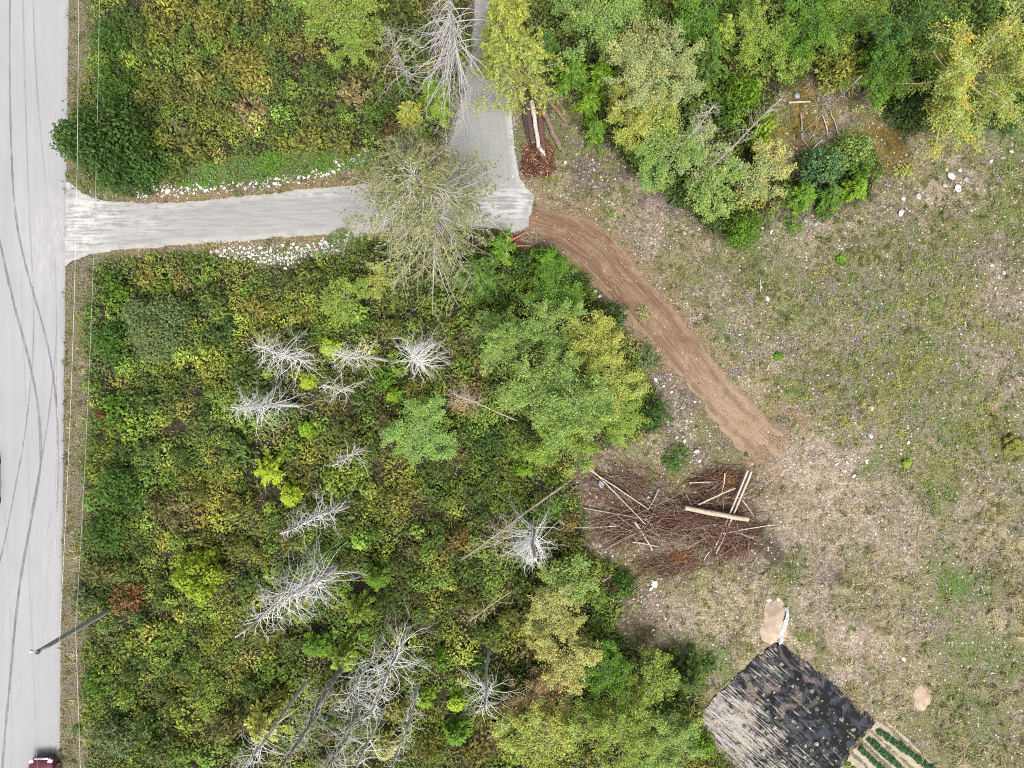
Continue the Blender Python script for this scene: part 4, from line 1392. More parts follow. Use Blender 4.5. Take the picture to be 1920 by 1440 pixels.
# ------------------------------------------------------------------ plants one can tell apart
# kind, px, py, radius px, colour, name, label, category, height factor
PLANTS = [
    # --- upper left block
    ('shrub', 190, 264, 88, 'dark', 'shrub', 'largest dark green leafy bush, overhanging the grey road above the driveway mouth', 'shrub', 1.2),
    ('shrub', 262, 300, 48, 'green', 'shrub', 'mid green bush leaning out from the big roadside bush over the white stones', 'shrub', 1.1),
    ('shrub', 205, 335, 24, 'fresh', 'shrub', 'small bright green bush at the foot of the big roadside bush by the driveway mouth', 'shrub', .8),
    ('shrub', 205, 70, 40, 'green', 'shrub', 'mid green bush beside the verge at the top edge of the road', 'shrub', 1.0),
    ('shrub', 215, 150, 40, 'green', 'shrub', 'green bush by the verge directly above the big overhanging bush', 'shrub', 1.0),
    ('shrub', 455, 120, 46, 'yolive', 'shrub', 'straw olive bush in the middle of the upper thicket', 'shrub', 1.0),
    ('shrub', 400, 45, 44, 'yolive', 'shrub', 'yellowish olive bush near the top edge above the straw olive bush', 'shrub', 1.0),
    ('shrub', 665, 170, 34, 'tan', 'shrub', 'tan half withered bush left of the young yellow cedar', 'shrub', 1.0),
    ('shrub', 470, 210, 34, 'tan', 'shrub', 'tan brown bush above the dark bare patch of the upper thicket', 'shrub', .9),
    ('broad', 640, 45, 62, 'ygreen', 'alder_tree', 'yellow green tree at the top edge left of the grey dead tree', 'tree', 1.0),
    ('conifer', 765, 208, 30, 'yellow', 'young_cedar', 'young yellow cedar left of the driveway, fullest yellow of the pair', 'tree', .9),
    ('conifer', 822, 205, 25, 'ygreen', 'young_cedar', 'small yellow green cedar touching the driveway edge beside the yellow cedar', 'tree', .9),
    ('conifer', 812, 158, 30, 'bright', 'young_cedar', 'bright green young cedar under the grey dead tree branches', 'tree', 1.1),
    ('shrub', 735, 250, 30, 'brown', 'shrub', 'brownish bush between the yellow cedar and the half bare cedar', 'shrub', .9),
    ('shrub', 390, 312, 20, 'fresh', 'shrub', 'low fresh green bush behind the white stones north of the driveway', 'shrub', .7),
    ('shrub', 500, 300, 24, 'fresh', 'shrub', 'low green bush on the grassy bank below the dark bare patch', 'shrub', .6),
    # --- upper right block
    ('conifer', 1020, 75, 52, 'green', 'young_cedar', 'tall deep green cedar right of the yellow drooping cedar by the driveway', 'tree', 1.1),
    ('conifer', 1072, 130, 42, 'fresh', 'young_cedar', 'pointed bright green cedar above the log pile', 'tree', 1.0),
    ('conifer', 1131, 132, 38, 'bright', 'young_cedar', 'rounded bright green cedar left of the pale alder', 'tree', .9),
    ('conifer', 1106, 186, 24, 'bright', 'young_cedar', 'small light green cedar between two larger ones right of the log pile', 'tree', .9),
    ('conifer', 1118, 240, 32, 'fresh', 'young_cedar', 'lowest green cedar of the row right of the log pile', 'tree', .8),
    ('broad', 1118, 35, 62, 'palegreen', 'alder_tree', 'light green alder at the top edge between cedars', 'tree', 1.0),
    ('broad', 1235, 110, 82, 'pale', 'alder_tree', 'largest pale alder with fine whitish green leaves above the clearing corner', 'tree', 1.0),
    ('broad', 1205, 205, 62, 'yellow', 'alder_tree', 'yellowing alder just below the largest pale alder', 'tree', .9),
    ('broad', 1255, 275, 56, 'palegreen', 'alder_tree', 'thin pale green alder showing bare branches at the clearing corner', 'tree', .9),
    ('broad', 1325, 285, 42, 'pale', 'alder_tree', 'pale yellow leaved alder crossed by the leaning grey dead tree', 'tree', .8),
    ('broad', 1445, 300, 34, 'straw', 'alder_tree', 'straw yellow alder between the two leaning grey stems and the dark round bush', 'tree', .8),
    ('broad', 1428, 345, 36, 'pale', 'alder_tree', 'pale alder above the round green bush at the clearing edge', 'tree', .8),
    ('broad', 1340, 355, 42, 'palegreen', 'alder_tree', 'small pale green alder at the clearing edge left of the round bush', 'tree', .8),
    ('conifer', 1330, 105, 58, 'green', 'young_cedar', 'broad green cedar with hanging sprays right of the largest pale alder', 'tree', 1.1),
    ('conifer', 1358, 50, 44, 'ygreen', 'young_cedar', 'green cedar with a pale yellow tip near the top edge', 'tree', 1.1),
    ('shrub', 1394, 168, 38, 'bright', 'shrub', 'round bright green bush beside the mossy opening', 'shrub', 1.9),
    ('shrub', 1362, 205, 34, 'green', 'shrub', 'dark green bush behind the leaning grey dead tree', 'shrub', 1.1),
    ('shrub', 1430, 242, 34, 'lime', 'shrub', 'lime green bush under the tip of the leaning grey dead tree', 'shrub', 1.9),
    ('broad', 1420, 60, 48, 'ygreen', 'alder_tree', 'yellow green alder left of the mossy opening near the top edge', 'tree', .9),
    ('broad', 1465, 110, 38, 'ygreen', 'alder_tree', 'yellow green alder standing at the upper left rim of the mossy opening', 'tree', .9),
    ('broad', 1520, 45, 56, 'fresh', 'alder_tree', 'bright green alder above the mossy opening', 'tree', .9),
    ('broad', 1600, 35, 52, 'ygreen', 'alder_tree', 'yellow green alder between the bright alder and the great dark tree', 'tree', .9),
    ('shrub', 1580, 130, 44, 'yellow', 'shrub', 'pale yellow bush at the right rim of the mossy opening', 'shrub', 1.2),
    ('broad', 1705, 50, 72, 'green', 'broadleaf_tree', 'great dark green tree near the top edge left of the golden maple', 'tree', 1.0),
    ('broad', 1665, 135, 54, 'fresh', 'broadleaf_tree', 'mid green tree right of the pale yellow bush', 'tree', .9),
    ('shrub', 1715, 200, 44, 'dark', 'shrub', 'dark green bush at the foot of the golden maple', 'shrub', 1.1),
    ('shrub', 1775, 215, 36, 'green', 'shrub', 'green bush under the lower branches of the golden maple', 'shrub', 1.0),
    ('shrub', 1545, 312, 42, 'blue', 'shrub', 'bluish green round bush, darkest of the group at the clearing edge', 'shrub', 1.3),
    ('shrub', 1602, 274, 38, 'palegreen', 'shrub', 'light green round bush behind the bluish green one', 'shrub', 1.2),
    ('shrub', 1628, 308, 32, 'fresh', 'shrub', 'green bush on the right flank of the bluish green round bush', 'shrub', 1.1),
    ('conifer', 1512, 358, 34, 'fresh', 'young_cedar', 'green cedar in front of the bluish green round bush', 'tree', .8),
    ('conifer', 1562, 362, 28, 'green', 'young_cedar', 'dark cedar between two brighter ones at the clearing edge', 'tree', .8),
    ('conifer', 1608, 352, 32, 'bright', 'young_cedar', 'yellowish green cedar at the right end of the group by the clearing', 'tree', .8),
    ('shrub', 1397, 428, 40, 'fresh', 'shrub', 'round glossy green bush standing alone out in the clearing', 'shrub', 1.2),
    ('shrub', 1338, 405, 28, 'dark', 'shrub', 'dark low bush touching the left side of the lone round bush', 'shrub', .9),
    ('shrub', 1490, 424, 19, 'fresh', 'shrub', 'small green bush among stones right of the lone round bush', 'shrub', 1.0),
    ('shrub', 1545, 402, 18, 'green', 'shrub', 'small low green bush at the forest edge above the clearing', 'shrub', .8),
    ('shrub', 1700, 322, 20, 'yellow', 'shrub', 'small yellow bush on the orange moss', 'shrub', .7),
    ('broad', 1320, 20, 40, 'fresh', 'alder_tree', 'fresh green small alder at the top edge over the broad cedar', 'tree', .9),
    ('shrub', 1820, 240, 26, 'green', 'shrub', 'green low bush at the forest edge below the golden maple', 'shrub', .8),
    ('shrub', 1890, 225, 34, 'dark', 'shrub', 'dark green bush in the shade at the right frame edge', 'shrub', .9),
    # --- middle left block
    ('shrub', 205, 540, 30, 'fresh', 'shrub', 'bright green rounded bush at the verge corner south of the driveway', 'shrub', 1.1),
    ('shrub', 290, 615, 66, 'grey', 'shrub', 'large greyish green bush near the road below the driveway', 'shrub', .9),
    ('shrub', 205, 640, 44, 'green', 'shrub', 'green bush along the verge left of the large greyish bush', 'shrub', .9),
    ('shrub', 215, 775, 36, 'fresh', 'shrub', 'fresh green bush on the verge behind the red topped one', 'shrub', .9),
    ('shrub', 196, 775, 17, 'rust', 'shrub', 'small bush with rusty red leaves by the verge', 'shrub', 1.9),
    ('shrub', 225, 915, 50, 'green', 'shrub', 'green bush bulging over the verge halfway down the road', 'shrub', .9),
    ('shrub', 340, 945, 26, 'tan', 'shrub', 'tan withered bush near the middle of the roadside thicket', 'shrub', .9),
    ('shrub', 195, 1000, 40, 'green', 'shrub', 'dull green bush on the verge above the utility pole', 'shrub', .9),
    ('shrub', 165, 1125, 30, 'grey', 'shrub', 'greyish bush brushing the foot of the utility pole', 'shrub', .9),
    ('shrub', 240, 1120, 34, 'rust', 'shrub', 'rust red and orange bush right of the utility pole', 'shrub', .8),
    ('shrub', 280, 515, 32, 'yolive', 'shrub', 'olive bush at the thicket corner just below the driveway', 'shrub', .8),
    ('shrub', 420, 620, 32, 'dark', 'shrub', 'dark green bush right of the large greyish bush', 'shrub', .8),
    ('shrub', 480, 575, 34, 'yolive', 'shrub', 'olive brown bush above the upper left dead tree', 'shrub', .8),
    ('broad', 650, 558, 36, 'ygreen', 'alder_sapling', 'yellow green sapling, left one of the two above the paired dead trees', 'tree', .8),
    ('broad', 708, 528, 26, 'yellow', 'alder_sapling', 'small yellower sapling right of the two above the paired dead trees', 'tree', .8),
    ('shrub', 800, 570, 22, 'ygreen', 'shrub', 'small yellow green bush below the half bare cedar', 'shrub', 1.1),
    ('conifer', 614, 652, 24, 'lime', 'young_cedar', 'small lime cedar just left of the paired dead trees', 'tree', .8),
    ('conifer', 574, 712, 21, 'lime', 'young_cedar', 'tiny lime cedar between the upper left dead tree and the low curved one', 'tree', .9),
    ('conifer', 570, 805, 20, 'bright', 'young_cedar', 'tiny bright cedar right of the dead tree with a lying trunk', 'tree', .8),
    ('shrub', 720, 705, 26, 'fresh', 'shrub', 'fresh green bush under the star shaped dead tree', 'shrub', 1.0),
    ('conifer', 738, 742, 18, 'bright', 'young_cedar', 'small bright cedar below the star shaped dead tree', 'tree', .8),
    ('shrub', 868, 710, 20, 'yellow', 'shrub', 'small golden yellow bush left of the big alder clump', 'shrub', 1.1),
    ('conifer', 500, 882, 37, 'lime', 'young_cedar', 'vivid lime cedar, larger one left of the slender dead tree', 'tree', .8),
    ('conifer', 542, 928, 27, 'lime', 'young_cedar', 'vivid lime cedar, smaller one beside the slender dead tree', 'tree', .8),
    ('dome', 367, 1088, 55, 'lime', 'dome_shrub', 'vivid lime green domed bush with cushion like lobes, alone in the olive thicket', 'shrub', 1.25),
    ('broad', 790, 800, 56, 'palegreen', 'alder_tree', 'soft light green low tree in the middle of the thicket', 'tree', .65),
    ('shrub', 825, 790, 26, 'ygreen', 'shrub', 'light lime bush on the right shoulder of the soft light green tree', 'shrub', 1.6),
    ('broad', 1030, 612, 52, 'palegreen', 'alder_tree', 'green alder on the upper left of the big alder clump', 'tree', .9),
    ('broad', 1105, 640, 52, 'yellow', 'alder_tree', 'yellow alder at the top of the big alder clump', 'tree', .9),
    ('broad', 1135, 705, 50, 'yellow', 'alder_tree', 'golden pale alder on the right of the big alder clump', 'tree', .9),
    ('broad', 1005, 720, 62, 'palegreen', 'alder_tree', 'soft green alder on the left of the big alder clump', 'tree', .9),
    ('broad', 1075, 755, 66, 'palegreen', 'alder_tree', 'central pale green alder of the big alder clump', 'tree', 1.0),
    ('broad', 1150, 775, 44, 'ygreen', 'alder_tree', 'green alder at the right edge of the big alder clump', 'tree', .8),
    ('broad', 1050, 828, 56, 'ygreen', 'alder_tree', 'dense yellow green alder at the bottom of the big alder clump', 'tree', .8),
    ('shrub', 1080, 595, 26, 'brown', 'shrub', 'withered reddish brown bush on top of the alder clump', 'shrub', 1.8),
    ('conifer', 1025, 485, 38, 'fresh', 'young_cedar', 'bright cedar at the corner where dirt track and driveway meet', 'tree', .9),
    ('broad', 1040, 545, 46, 'fresh', 'alder_tree', 'green leafy alder between the track corner and the alder clump', 'tree', .8),
    ('shrub', 1085, 540, 30, 'dark', 'shrub', 'dark green bush beside the dirt track above the white stones', 'shrub', 1.1),
    ('shrub', 1148, 590, 30, 'dark', 'shrub', 'deep green bush on the edge of the dirt track below the white stones', 'shrub', 1.1),
    ('shrub', 1205, 590, 16, 'pale', 'shrub', 'whitish spindly bush on the rim of the dirt track', 'shrub', .9),
    ('shrub', 1212, 672, 30, 'grey', 'shrub', 'grey green low bush along the dirt track right of the clump', 'shrub', .8),
    ('shrub', 1228, 775, 34, 'dark', 'shrub', 'dark green bush between the alder clump and the purple litter', 'shrub', .9),
    ('shrub', 1270, 862, 28, 'green', 'shrub', 'grassy deep green tuft of leaves above the slash pile', 'shrub', .7),
    ('conifer', 893, 508, 66, 'green', 'young_cedar', 'deep green cedar under the right side of the half bare cedar', 'tree', 1.0),
    ('conifer', 938, 462, 40, 'fresh', 'young_cedar', 'green cedar under the branch tips next to the red roots', 'tree', .8),
    ('shrub', 980, 500, 30, 'green', 'shrub', 'green bush just below the torn red roots', 'shrub', 1.0),
    ('conifer', 983, 882, 19, 'bright', 'young_cedar', 'little bright green cedar below the alder clump', 'tree', .8),
    ('shrub', 920, 825, 34, 'dark', 'shrub', 'dark green bush left of the foot of the alder clump', 'shrub', .8),
    ('shrub', 870, 745, 38, 'tan', 'shrub', 'grey brown dying bush at the tip of the thin fallen tree', 'shrub', .7),
    # --- lower block
    ('shrub', 1170, 1100, 26, 'green', 'shrub', 'round dark green bush left of the pale rubble below the slash pile', 'shrub', 1.0),
    ('broad', 1055, 1100, 40, 'palegreen', 'alder_tree', 'pale green alder right of the hanging dead tree', 'tree', .8),
    ('broad', 1048, 1150, 46, 'straw', 'alder_tree', 'straw yellow alder, upper one of the yellow group at the lower middle', 'tree', .9),
    ('broad', 1060, 1240, 56, 'straw', 'alder_tree', 'straw yellow alder with bare fawn limbs right of the small star snag', 'tree', .9),
    ('broad', 1010, 1315, 50, 'tan', 'alder_tree', 'fading fawn alder right below the small star snag', 'tree', .8),
    ('broad', 1020, 1395, 62, 'yellow', 'alder_tree', 'yellow alder at the bottom edge left of the green alders', 'tree', .9),
    ('broad', 1170, 1380, 64, 'ygreen', 'alder_tree', 'yellow green alder at the bottom edge, widest of the pair', 'tree', .9),
    ('broad', 1255, 1390, 48, 'palegreen', 'alder_tree', 'light green alder at the bottom edge beside the black fabric', 'tree', .8),
    ('broad', 1135, 1265, 44, 'fresh', 'alder_tree', 'thin green alder showing several bare stems', 'tree', .9),
    ('broad', 1215, 1270, 40, 'ygreen', 'alder_tree', 'slim green alder left of the dark spiky bush', 'tree', .9),
    ('conifer', 1292, 1275, 44, 'dark', 'young_fir', 'dark green spiky fir left of the black fabric', 'tree', .8),
    ('shrub', 1325, 1245, 22, 'green', 'shrub', 'low green bush above the left corner of the black fabric', 'shrub', .8),
    ('shrub', 1325, 1400, 24, 'bright', 'shrub', 'bright green bush by the lower left side of the black fabric', 'shrub', .9),
    ('shrub', 1298, 1352, 26, 'yellow', 'shrub', 'yellow green bush at the left tip of the black fabric', 'shrub', .9),
    ('conifer', 488, 1375, 46, 'yellow', 'young_cedar', 'yellow cedar left of the bottom dead trees', 'tree', .9),
    ('conifer', 722, 1405, 32, 'yellow', 'young_cedar', 'yellow cedar between the dead trees at the bottom edge', 'tree', .9),
    ('conifer', 668, 1150, 32, 'ygreen', 'young_cedar', 'pale yellow green cedar right of the great leaning dead tree', 'tree', 1.1),
    ('conifer', 700, 1085, 34, 'fresh', 'young_cedar', 'light green cedar with grey twigs above the pale yellow one', 'tree', 1.0),
    ('conifer', 590, 1215, 36, 'fresh', 'young_cedar', 'green cedar under the tip of the great leaning dead tree', 'tree', .8),
    ('conifer', 640, 1240, 30, 'ygreen', 'young_cedar', 'yellow green cedar beside a grey trunk at the lower middle', 'tree', .8),
    ('conifer', 795, 1312, 22, 'bright', 'young_cedar', 'small bright cedar right of the tangled dead trees', 'tree', .8),
    ('conifer', 855, 1320, 22, 'lime', 'young_cedar', 'small lime cedar left of the small star snag', 'tree', .8),
    ('conifer', 855, 1382, 28, 'fresh', 'young_cedar', 'green cedar below the small lime cedar at the bottom', 'tree', .8),
    ('shrub', 828, 1238, 26, 'fresh', 'shrub', 'fresh green bush above the small lime cedars', 'shrub', 1.0),
    ('shrub', 900, 1250, 26, 'dark', 'shrub', 'dark bush at the foot of the small star snag', 'shrub', .7),
    ('shrub', 805, 1400, 38, 'olive', 'shrub', 'dull olive bush at the bottom edge right of the yellow cedar', 'shrub', .9),
    ('shrub', 930, 1390, 36, 'brown', 'shrub', 'brown twiggy bush at the bottom edge below the small star snag', 'shrub', .7),
    ('shrub', 175, 1283, 31, 'fresh', 'shrub', 'round bright green bush on the verge below the utility pole', 'shrub', 1.1),
    ('shrub', 232, 1312, 22, 'ygreen', 'shrub', 'yellow green bush inland of the round verge bush', 'shrub', 1.0),
    ('shrub', 210, 1392, 46, 'grey', 'shrub', 'greyish green bush on the verge nearest the maroon car', 'shrub', .9),
    ('shrub', 145, 1370, 14, 'green', 'shrub', 'tiny low green bush on the bare verge by the maroon car', 'shrub', .6),
    ('shrub', 1480, 1400 - 335, 11, 'grey', 'shrub', 'small grey green weed bush at the right end of the slash pile', 'shrub', .9),
    # --- clearing
    ('dome', 1702, 868, 10, 'lime', 'dome_shrub', 'tiny lime green cushion plant among the dry grass', 'shrub', .7),
    ('dome', 1903, 835, 22, 'yolive', 'dome_shrub', 'olive yellow cushion plant at the right frame edge', 'shrub', .6),
    ('dome', 1461, 668, 10, 'fresh', 'dome_shrub', 'tiny dark green cushion plant beside the dirt track bend', 'shrub', .6),
    ('dome', 1580, 484, 10, 'bright', 'dome_shrub', 'tiny bright cushion plant in the upper clearing', 'shrub', .6),
]
for kd, px, py, r, co, nm, lb, ct, zs in PLANTS:
    jit = np.array(CO[co]) * (1 + .08 * (rng.random(3) - .5))
    plant(kd, px, py, r, jit, nm, lb, ct, None, (.42, .39, .35) if kd == 'broad' else (.15, .125, .10), zs)

# bushes that merge into the thicket, each told by its colour, size and what it stands beside
LAND = [('utility pole', 130, 1185), ('lime domed bush', 367, 1088), ('feather shaped dead tree', 590, 960), ('clear trunked dead tree', 470, 765), ('upper left dead tree', 520, 660),
        ('white star dead tree', 780, 675), ('low curved dead tree', 620, 720), ('slender dead tree', 655, 860), ('tallest dead tree', 555, 1120), ('curtain branched dead tree', 990, 1030),
        ('small star snag', 912, 1290), ('tangled dead tree', 690, 1300), ('narrow dead tree', 755, 1360), ('big alder clump', 1070, 740), ('half bare cedar', 790, 380),
        ('south stone bank', 540, 480), ('large greyish bush', 290, 615), ('pair of lime cedars', 520, 900), ('soft light green tree', 790, 800), ('slash pile', 1150, 960),
        ('straw yellow alders', 1050, 1200), ('round verge bush', 175, 1283), ('maroon car', 120, 1410), ('bottom yellow cedar', 488, 1375), ('red topped verge bush', 196, 775),
        ('bush bulging over the verge', 225, 915), ('dark fir by the fabric', 1292, 1275), ('bush overhanging the road', 200, 265), ('straw olive upper bush', 455, 120),
        ('tan withered bush', 665, 170), ('upper yellow cedar', 765, 208), ('grassy driveway bank', 500, 310), ('yellow green top tree', 640, 45), ('grey dead tree at the top', 800, 60),
        ('top verge bush', 205, 70), ('largest pale alder', 1235, 110), ('broad hanging cedar', 1330, 105), ('mossy opening', 1520, 220), ('pale yellow bush', 1580, 130),
        ('great dark tree', 1705, 50), ('golden maple', 1850, 110), ('log pile', 1010, 220), ('lone round bush', 1397, 428), ('bluish round bush', 1545, 312)]
ORD = ['', 'second ', 'third ', 'fourth ', 'fifth ', 'sixth ', 'seventh ', 'eighth ', 'ninth ']


def colour_word(c):
    r_, g_, b_ = c
    if r_ > g_ * 1.25:
        return 'rust brown'
    if r_ > g_ * 1.02:
        return 'tan olive' if r_ > .16 else 'brownish olive'
    if g_ > r_ * 1.35:
        return 'dark green' if g_ < .13 else 'fresh green'
    return 'yellowish olive' if g_ > .19 else ('olive' if g_ > .13 else 'dull olive')


ZONES = [('T1', 62, 'bushes of the upper thicket'), ('T2', 128, 'bushes of the big thicket'), ('T3', 26, 'understorey bushes of the wood')]
taken = [(p[1], p[2], p[3]) for p in PLANTS]
generic = []
for zk, cnt, grp in ZONES:
    poly = W[zk]
    made = tries = 0
    while made < cnt and tries < 8000:
        tries += 1
        x, y = rng.uniform(-31, 34.0), rng.uniform(-25.6, 25.6)
        if sdist(np.array([x]), np.array([y]), poly)[0] < .7:
            continue
        px, py = 960 + x * PXM, 720 - y * PXM
        r = random.uniform(17, 36)
        if any(math.hypot(px - a, py - b) < (r + c) * .72 for a, b, c in taken):
            continue
        taken.append((px, py, r))
        t = tone(np.array([x]), np.array([y]), 1)[0]
        if zk == 'T3':
            t = t * .4 + np.array(CO['green']) * .6
        t[0] = min(t[0], t[1] * random.choice([1.0, 1.0, 1.05, 1.3]))
        generic.append((px, py, r, t * random.uniform(.95, 1.2), grp, random.uniform(.85, 1.3)))
        made += 1
slots = {}
for g in generic:
    nm_, lx, ly = min(LAND, key=lambda q: math.hypot(q[1] - g[0], q[2] - g[1]))
    dx, dy = g[0] - lx, g[1] - ly
    side = ('right of' if dx > 0 else 'left of') if abs(dx) > abs(dy) else ('below' if dy > 0 else 'above')
    size = 'small ' if g[2] < 23 else ('large ' if g[2] > 31 else '')
    slots.setdefault((size + colour_word(g[3]), side, nm_), []).append((math.hypot(dx, dy), g))
for (look, side, nm_), lst in slots.items():
    lst.sort(key=lambda q: q[0])
    for k, (_, g) in enumerate(lst):
        label = ORD[min(k, 8)] + look + ' bush just ' + side + ' the ' + nm_ if k == 0 else ORD[min(k, 8)] + look + ' bush outwards ' + side + ' the ' + nm_
        plant('shrub', g[0], g[1], g[2], g[3], 'shrub', label, 'shrub', g[4], zs=g[5])


LOWS = {(p[1], p[2]) for p in PLANTS if p[4] in ('lime', 'bright', 'ygreen', 'fresh', 'yellow', 'rust') and p[3] < 50}
# the rest of the thicket: leafy mounds shouldering each other, one mass nobody could count
nm = 6500
mx, my = rng.uniform(-32.5, 36.5, nm), rng.uniform(-29, 29, nm)
md = thick_mask(mx, my)
mr = .45 + .85 * rng.random(nm) ** 1.4
mh = .60 + 1.15 * rng.random(nm) ** 1.4 * (.5 + .8 * smooth(.38, .6, fbm(mx, my, 2.6, 201)))
mp = np.stack([960 + mx * PXM, 720 - my * PXM], 1)
ok = (md > mr * .55) & (fbm(mx, my, 1.6, 205, 3) > .30) & (sdist(mx, my, W['T1B']) < 0)
for a, b, c in taken:
    ok &= np.hypot(mp[:, 0] - a, mp[:, 1] - b) > c * .60 + mr * PXM * (.75 if (a, b) in LOWS else .35)
for qx, qy, qr in ((505, 272, 42), (480, 262, 30), (520, 530, 30), (690, 300, 40), (345, 745, 14), (900, 905, 16)):
    ok &= np.hypot(mp[:, 0] - qx, (mp[:, 1] - qy) * 1.5) > qr
mx, my, mr, mh = mx[ok], my[ok], mr[ok], mh[ok]
# thin out mounds that sit on top of each other
keep = []
for i in range(len(mx)):
    if all((mx[i] - mx[j]) ** 2 + (my[i] - my[j]) ** 2 > (.38 * (mr[i] + mr[j])) ** 2 for j in keep):
        keep.append(i)
mx, my, mr, mh = mx[keep], my[keep], mr[keep], mh[keep]
nm = len(mx)
mt = tone(mx, my, nm)
mt = (mt * .8 + tone(mx, my, nm) * .2) * vary(nm, .34, .10) * np.array([1.50, 1.57, 1.10]) * (.84 + .34 * smooth(.36, .62, fbm(mx, my, 3.4, 211)))[:, None]
per = (125 * mr * (mr + mh * .75)).astype(int) + 14
mi = np.repeat(np.arange(nm), per)
n = len(mi)
d = dirs(n * 2, -.05)[:n]
bump = .72 + .56 * fbm(mx[mi] * 3 + d[:, 0] * 1.6 + d[:, 2], my[mi] * 3 + d[:, 1] * 1.6 - d[:, 2], .75, 207, 2)
rad = (.62 + .42 * rng.random(n) ** .6) * bump
C = np.stack([mx[mi] + d[:, 0] * mr[mi] * rad * 1.08, my[mi] + d[:, 1] * mr[mi] * rad * 1.08, gz(mx, my)[mi] + .1 + d[:, 2] * mh[mi] * rad], 1)
ml = .145 + .125 * rng.random(nm)
mw = np.where(rng.random(nm) < .5, .30, .52)
leaves(UNDER, C, d * .5 + UP * .5 + rng.normal(size=(n, 3)) * .42, ml[mi] * (.6 + .75 * rng.random(n)), ml[mi] * mw[mi] * (.7 + .6 * rng.random(n)), mt[mi] * vary(n, .34, .12))
tag(paint(UNDER.build('undergrowth', LEAF), (1, 1, 1)), kind='stuff')

# ------------------------------------------------------------------ bare dead trees
def snag(tip, h, br, nb, t0, t1, label, lean=(0, 0), droop=.35, r0=None, tw=3, curl=.4, rise=.45, shade=(.47, .46, .452), bias=None, name='dead_tree', top=.04, bw=1.0, z0=0.0):
    tx, ty = P(tip[0], tip[1], h)
    bx, by = tx + lean[0], ty + lean[1]
    g = gz1(bx, by)
    e = empty(name, (bx, by, g))
    tag(e, label, 'dead tree')
    nb = int(nb * 1.5)
    S, B = Soup(), Soup()
    tz = np.linspace(0, 1, 12)
    wob = .012 * h
    tp = np.stack([(tx - bx) * tz + np.sin(tz * 7 + tip[0]) * wob * tz * (1 - tz) * 3, (ty - by) * tz + np.cos(tz * 6 + tip[1]) * wob * tz * (1 - tz) * 3, z0 + (h - z0) * tz - .05], 1)
    r0 = r0 or (.012 * h + .03)
    tubes(S, tp[None], (r0 * (1 - tz * (1 - top / r0)))[None], 8, (.86, .84, .82), cap=True)
    paint(S.build('trunk', SILVER, e, True), shade)
    t = t0 + (t1 - t0) * np.sort(rng.random(nb) ** .85)
    az = np.arange(nb) * 2.39996 + rng.normal(size=nb) * .5
    if bias is not None:
        k = rng.random(nb) < .65
        az = np.where(k, bias + rng.normal(size=nb) * .75, az)
    prof = (1 - ((t - t0) / (1.02 - t0))) ** .55
    L = br * 1.22 * prof * (.45 + .75 * rng.random(nb)) + .18
    L = np.where(rng.random(nb) < .34, L * (.15 + .35 * rng.random(nb)), L)
    s = np.linspace(0, 1, 8)[None, :]
    b0 = np.stack([np.interp(t, tz, tp[:, i]) for i in range(3)], 1)
    cu = rng.normal(size=(nb, 1)) * curl * .55
    a = az[:, None] + cu * s ** 1.5 + .05 * rng.normal(size=(nb, 8)) * s
    rad = L[:, None] * (s - .10 * s ** 2)
    el = rise * (.3 + rng.random((nb, 1)))
    zz_ = b0[:, 2:3] + L[:, None] * (el * s - (droop * (.5 + rng.random((nb, 1)))) * 1.6 * s ** 2)
    bp = np.stack([b0[:, :1] + np.cos(a) * rad, b0[:, 1:2] + np.sin(a) * rad, np.maximum(zz_, .15)], -1)
    rr = (.0062 + .0064 * L[:, None]) * bw * (1.12 - s)
    g_ = 1 + .25 * (rng.random((nb, 1)) - .5)
    tubes(B, bp, rr, 4, g_ * np.array([[1.06, 1.06, 1.06]]))
    nt = nb * tw
    bi = rng.integers(0, nb, nt)
    u = .3 + .65 * rng.random(nt)
    i0 = np.minimum((u * 7).astype(int), 6)
    fr = (u * 7 - i0)[:, None]
    st = bp[bi, i0] * (1 - fr) + bp[bi, i0 + 1] * fr
    tg = norm(bp[bi, i0 + 1] - bp[bi, i0])
    dv = norm(tg * .8 + rng.normal(size=(nt, 3)) * .55)
    tl = L[bi] * (.16 + .28 * rng.random(nt))
    ts = np.linspace(0, 1, 4)[None, :, None]
    twp = st[:, None] + dv[:, None] * tl[:, None, None] * ts - UP * (.25 * tl[:, None, None] * ts ** 2)
    twp[..., 2] = np.maximum(twp[..., 2], .1)
    tubes(B, twp, np.array([[.009, .0075, .006, .004]]).repeat(nt, 0) * bw, 3, (1.0, 1.0, 1.0))
    paint(B.build('branches', SILVER, e), tuple(min(.8, c * 1.13) for c in shade))
    return e


R_ = math.radians
snag((476, 646), 8, 2.0, 74, .18, .97, 'bleached dead tree with a fan of bare branches, upper left of those in the thicket', (1.2, -.9), .3, tw=4, rise=.25)
snag((772, 664), 8, 2.1, 92, .42, 1.0, 'bleached dead tree seen end on as a white star with long upward curls', (-.25, -.75), .28, r0=.2, tw=4, bias=R_(40), curl=.7, rise=.5)
snag((628, 664), 8, 1.35, 52, .45, .97, 'thin bleached dead tree whose trunk points left from the white star one', (1.7, -.1), .2, curl=.9, tw=3)
snag((606, 722), 5, 1.5, 26, .3, .96, 'low curved dead tree with looping twigs below the paired dead trees', (.9, -.45), .1, curl=1.3, tw=3)
snag((432, 764), 8.5, 2.0, 80, .25, .93, 'bleached dead tree with a clear trunk and forked drooping fan, nearest the road', (1.3, -.1), .45, r0=.17, tw=4, curl=.5, rise=.25)
snag((622, 874), 6.5, 1.1, 34, .25, .98, 'slender dead tree with short twigs right of the vivid lime cedars', (.9, .75), .25, tw=2)
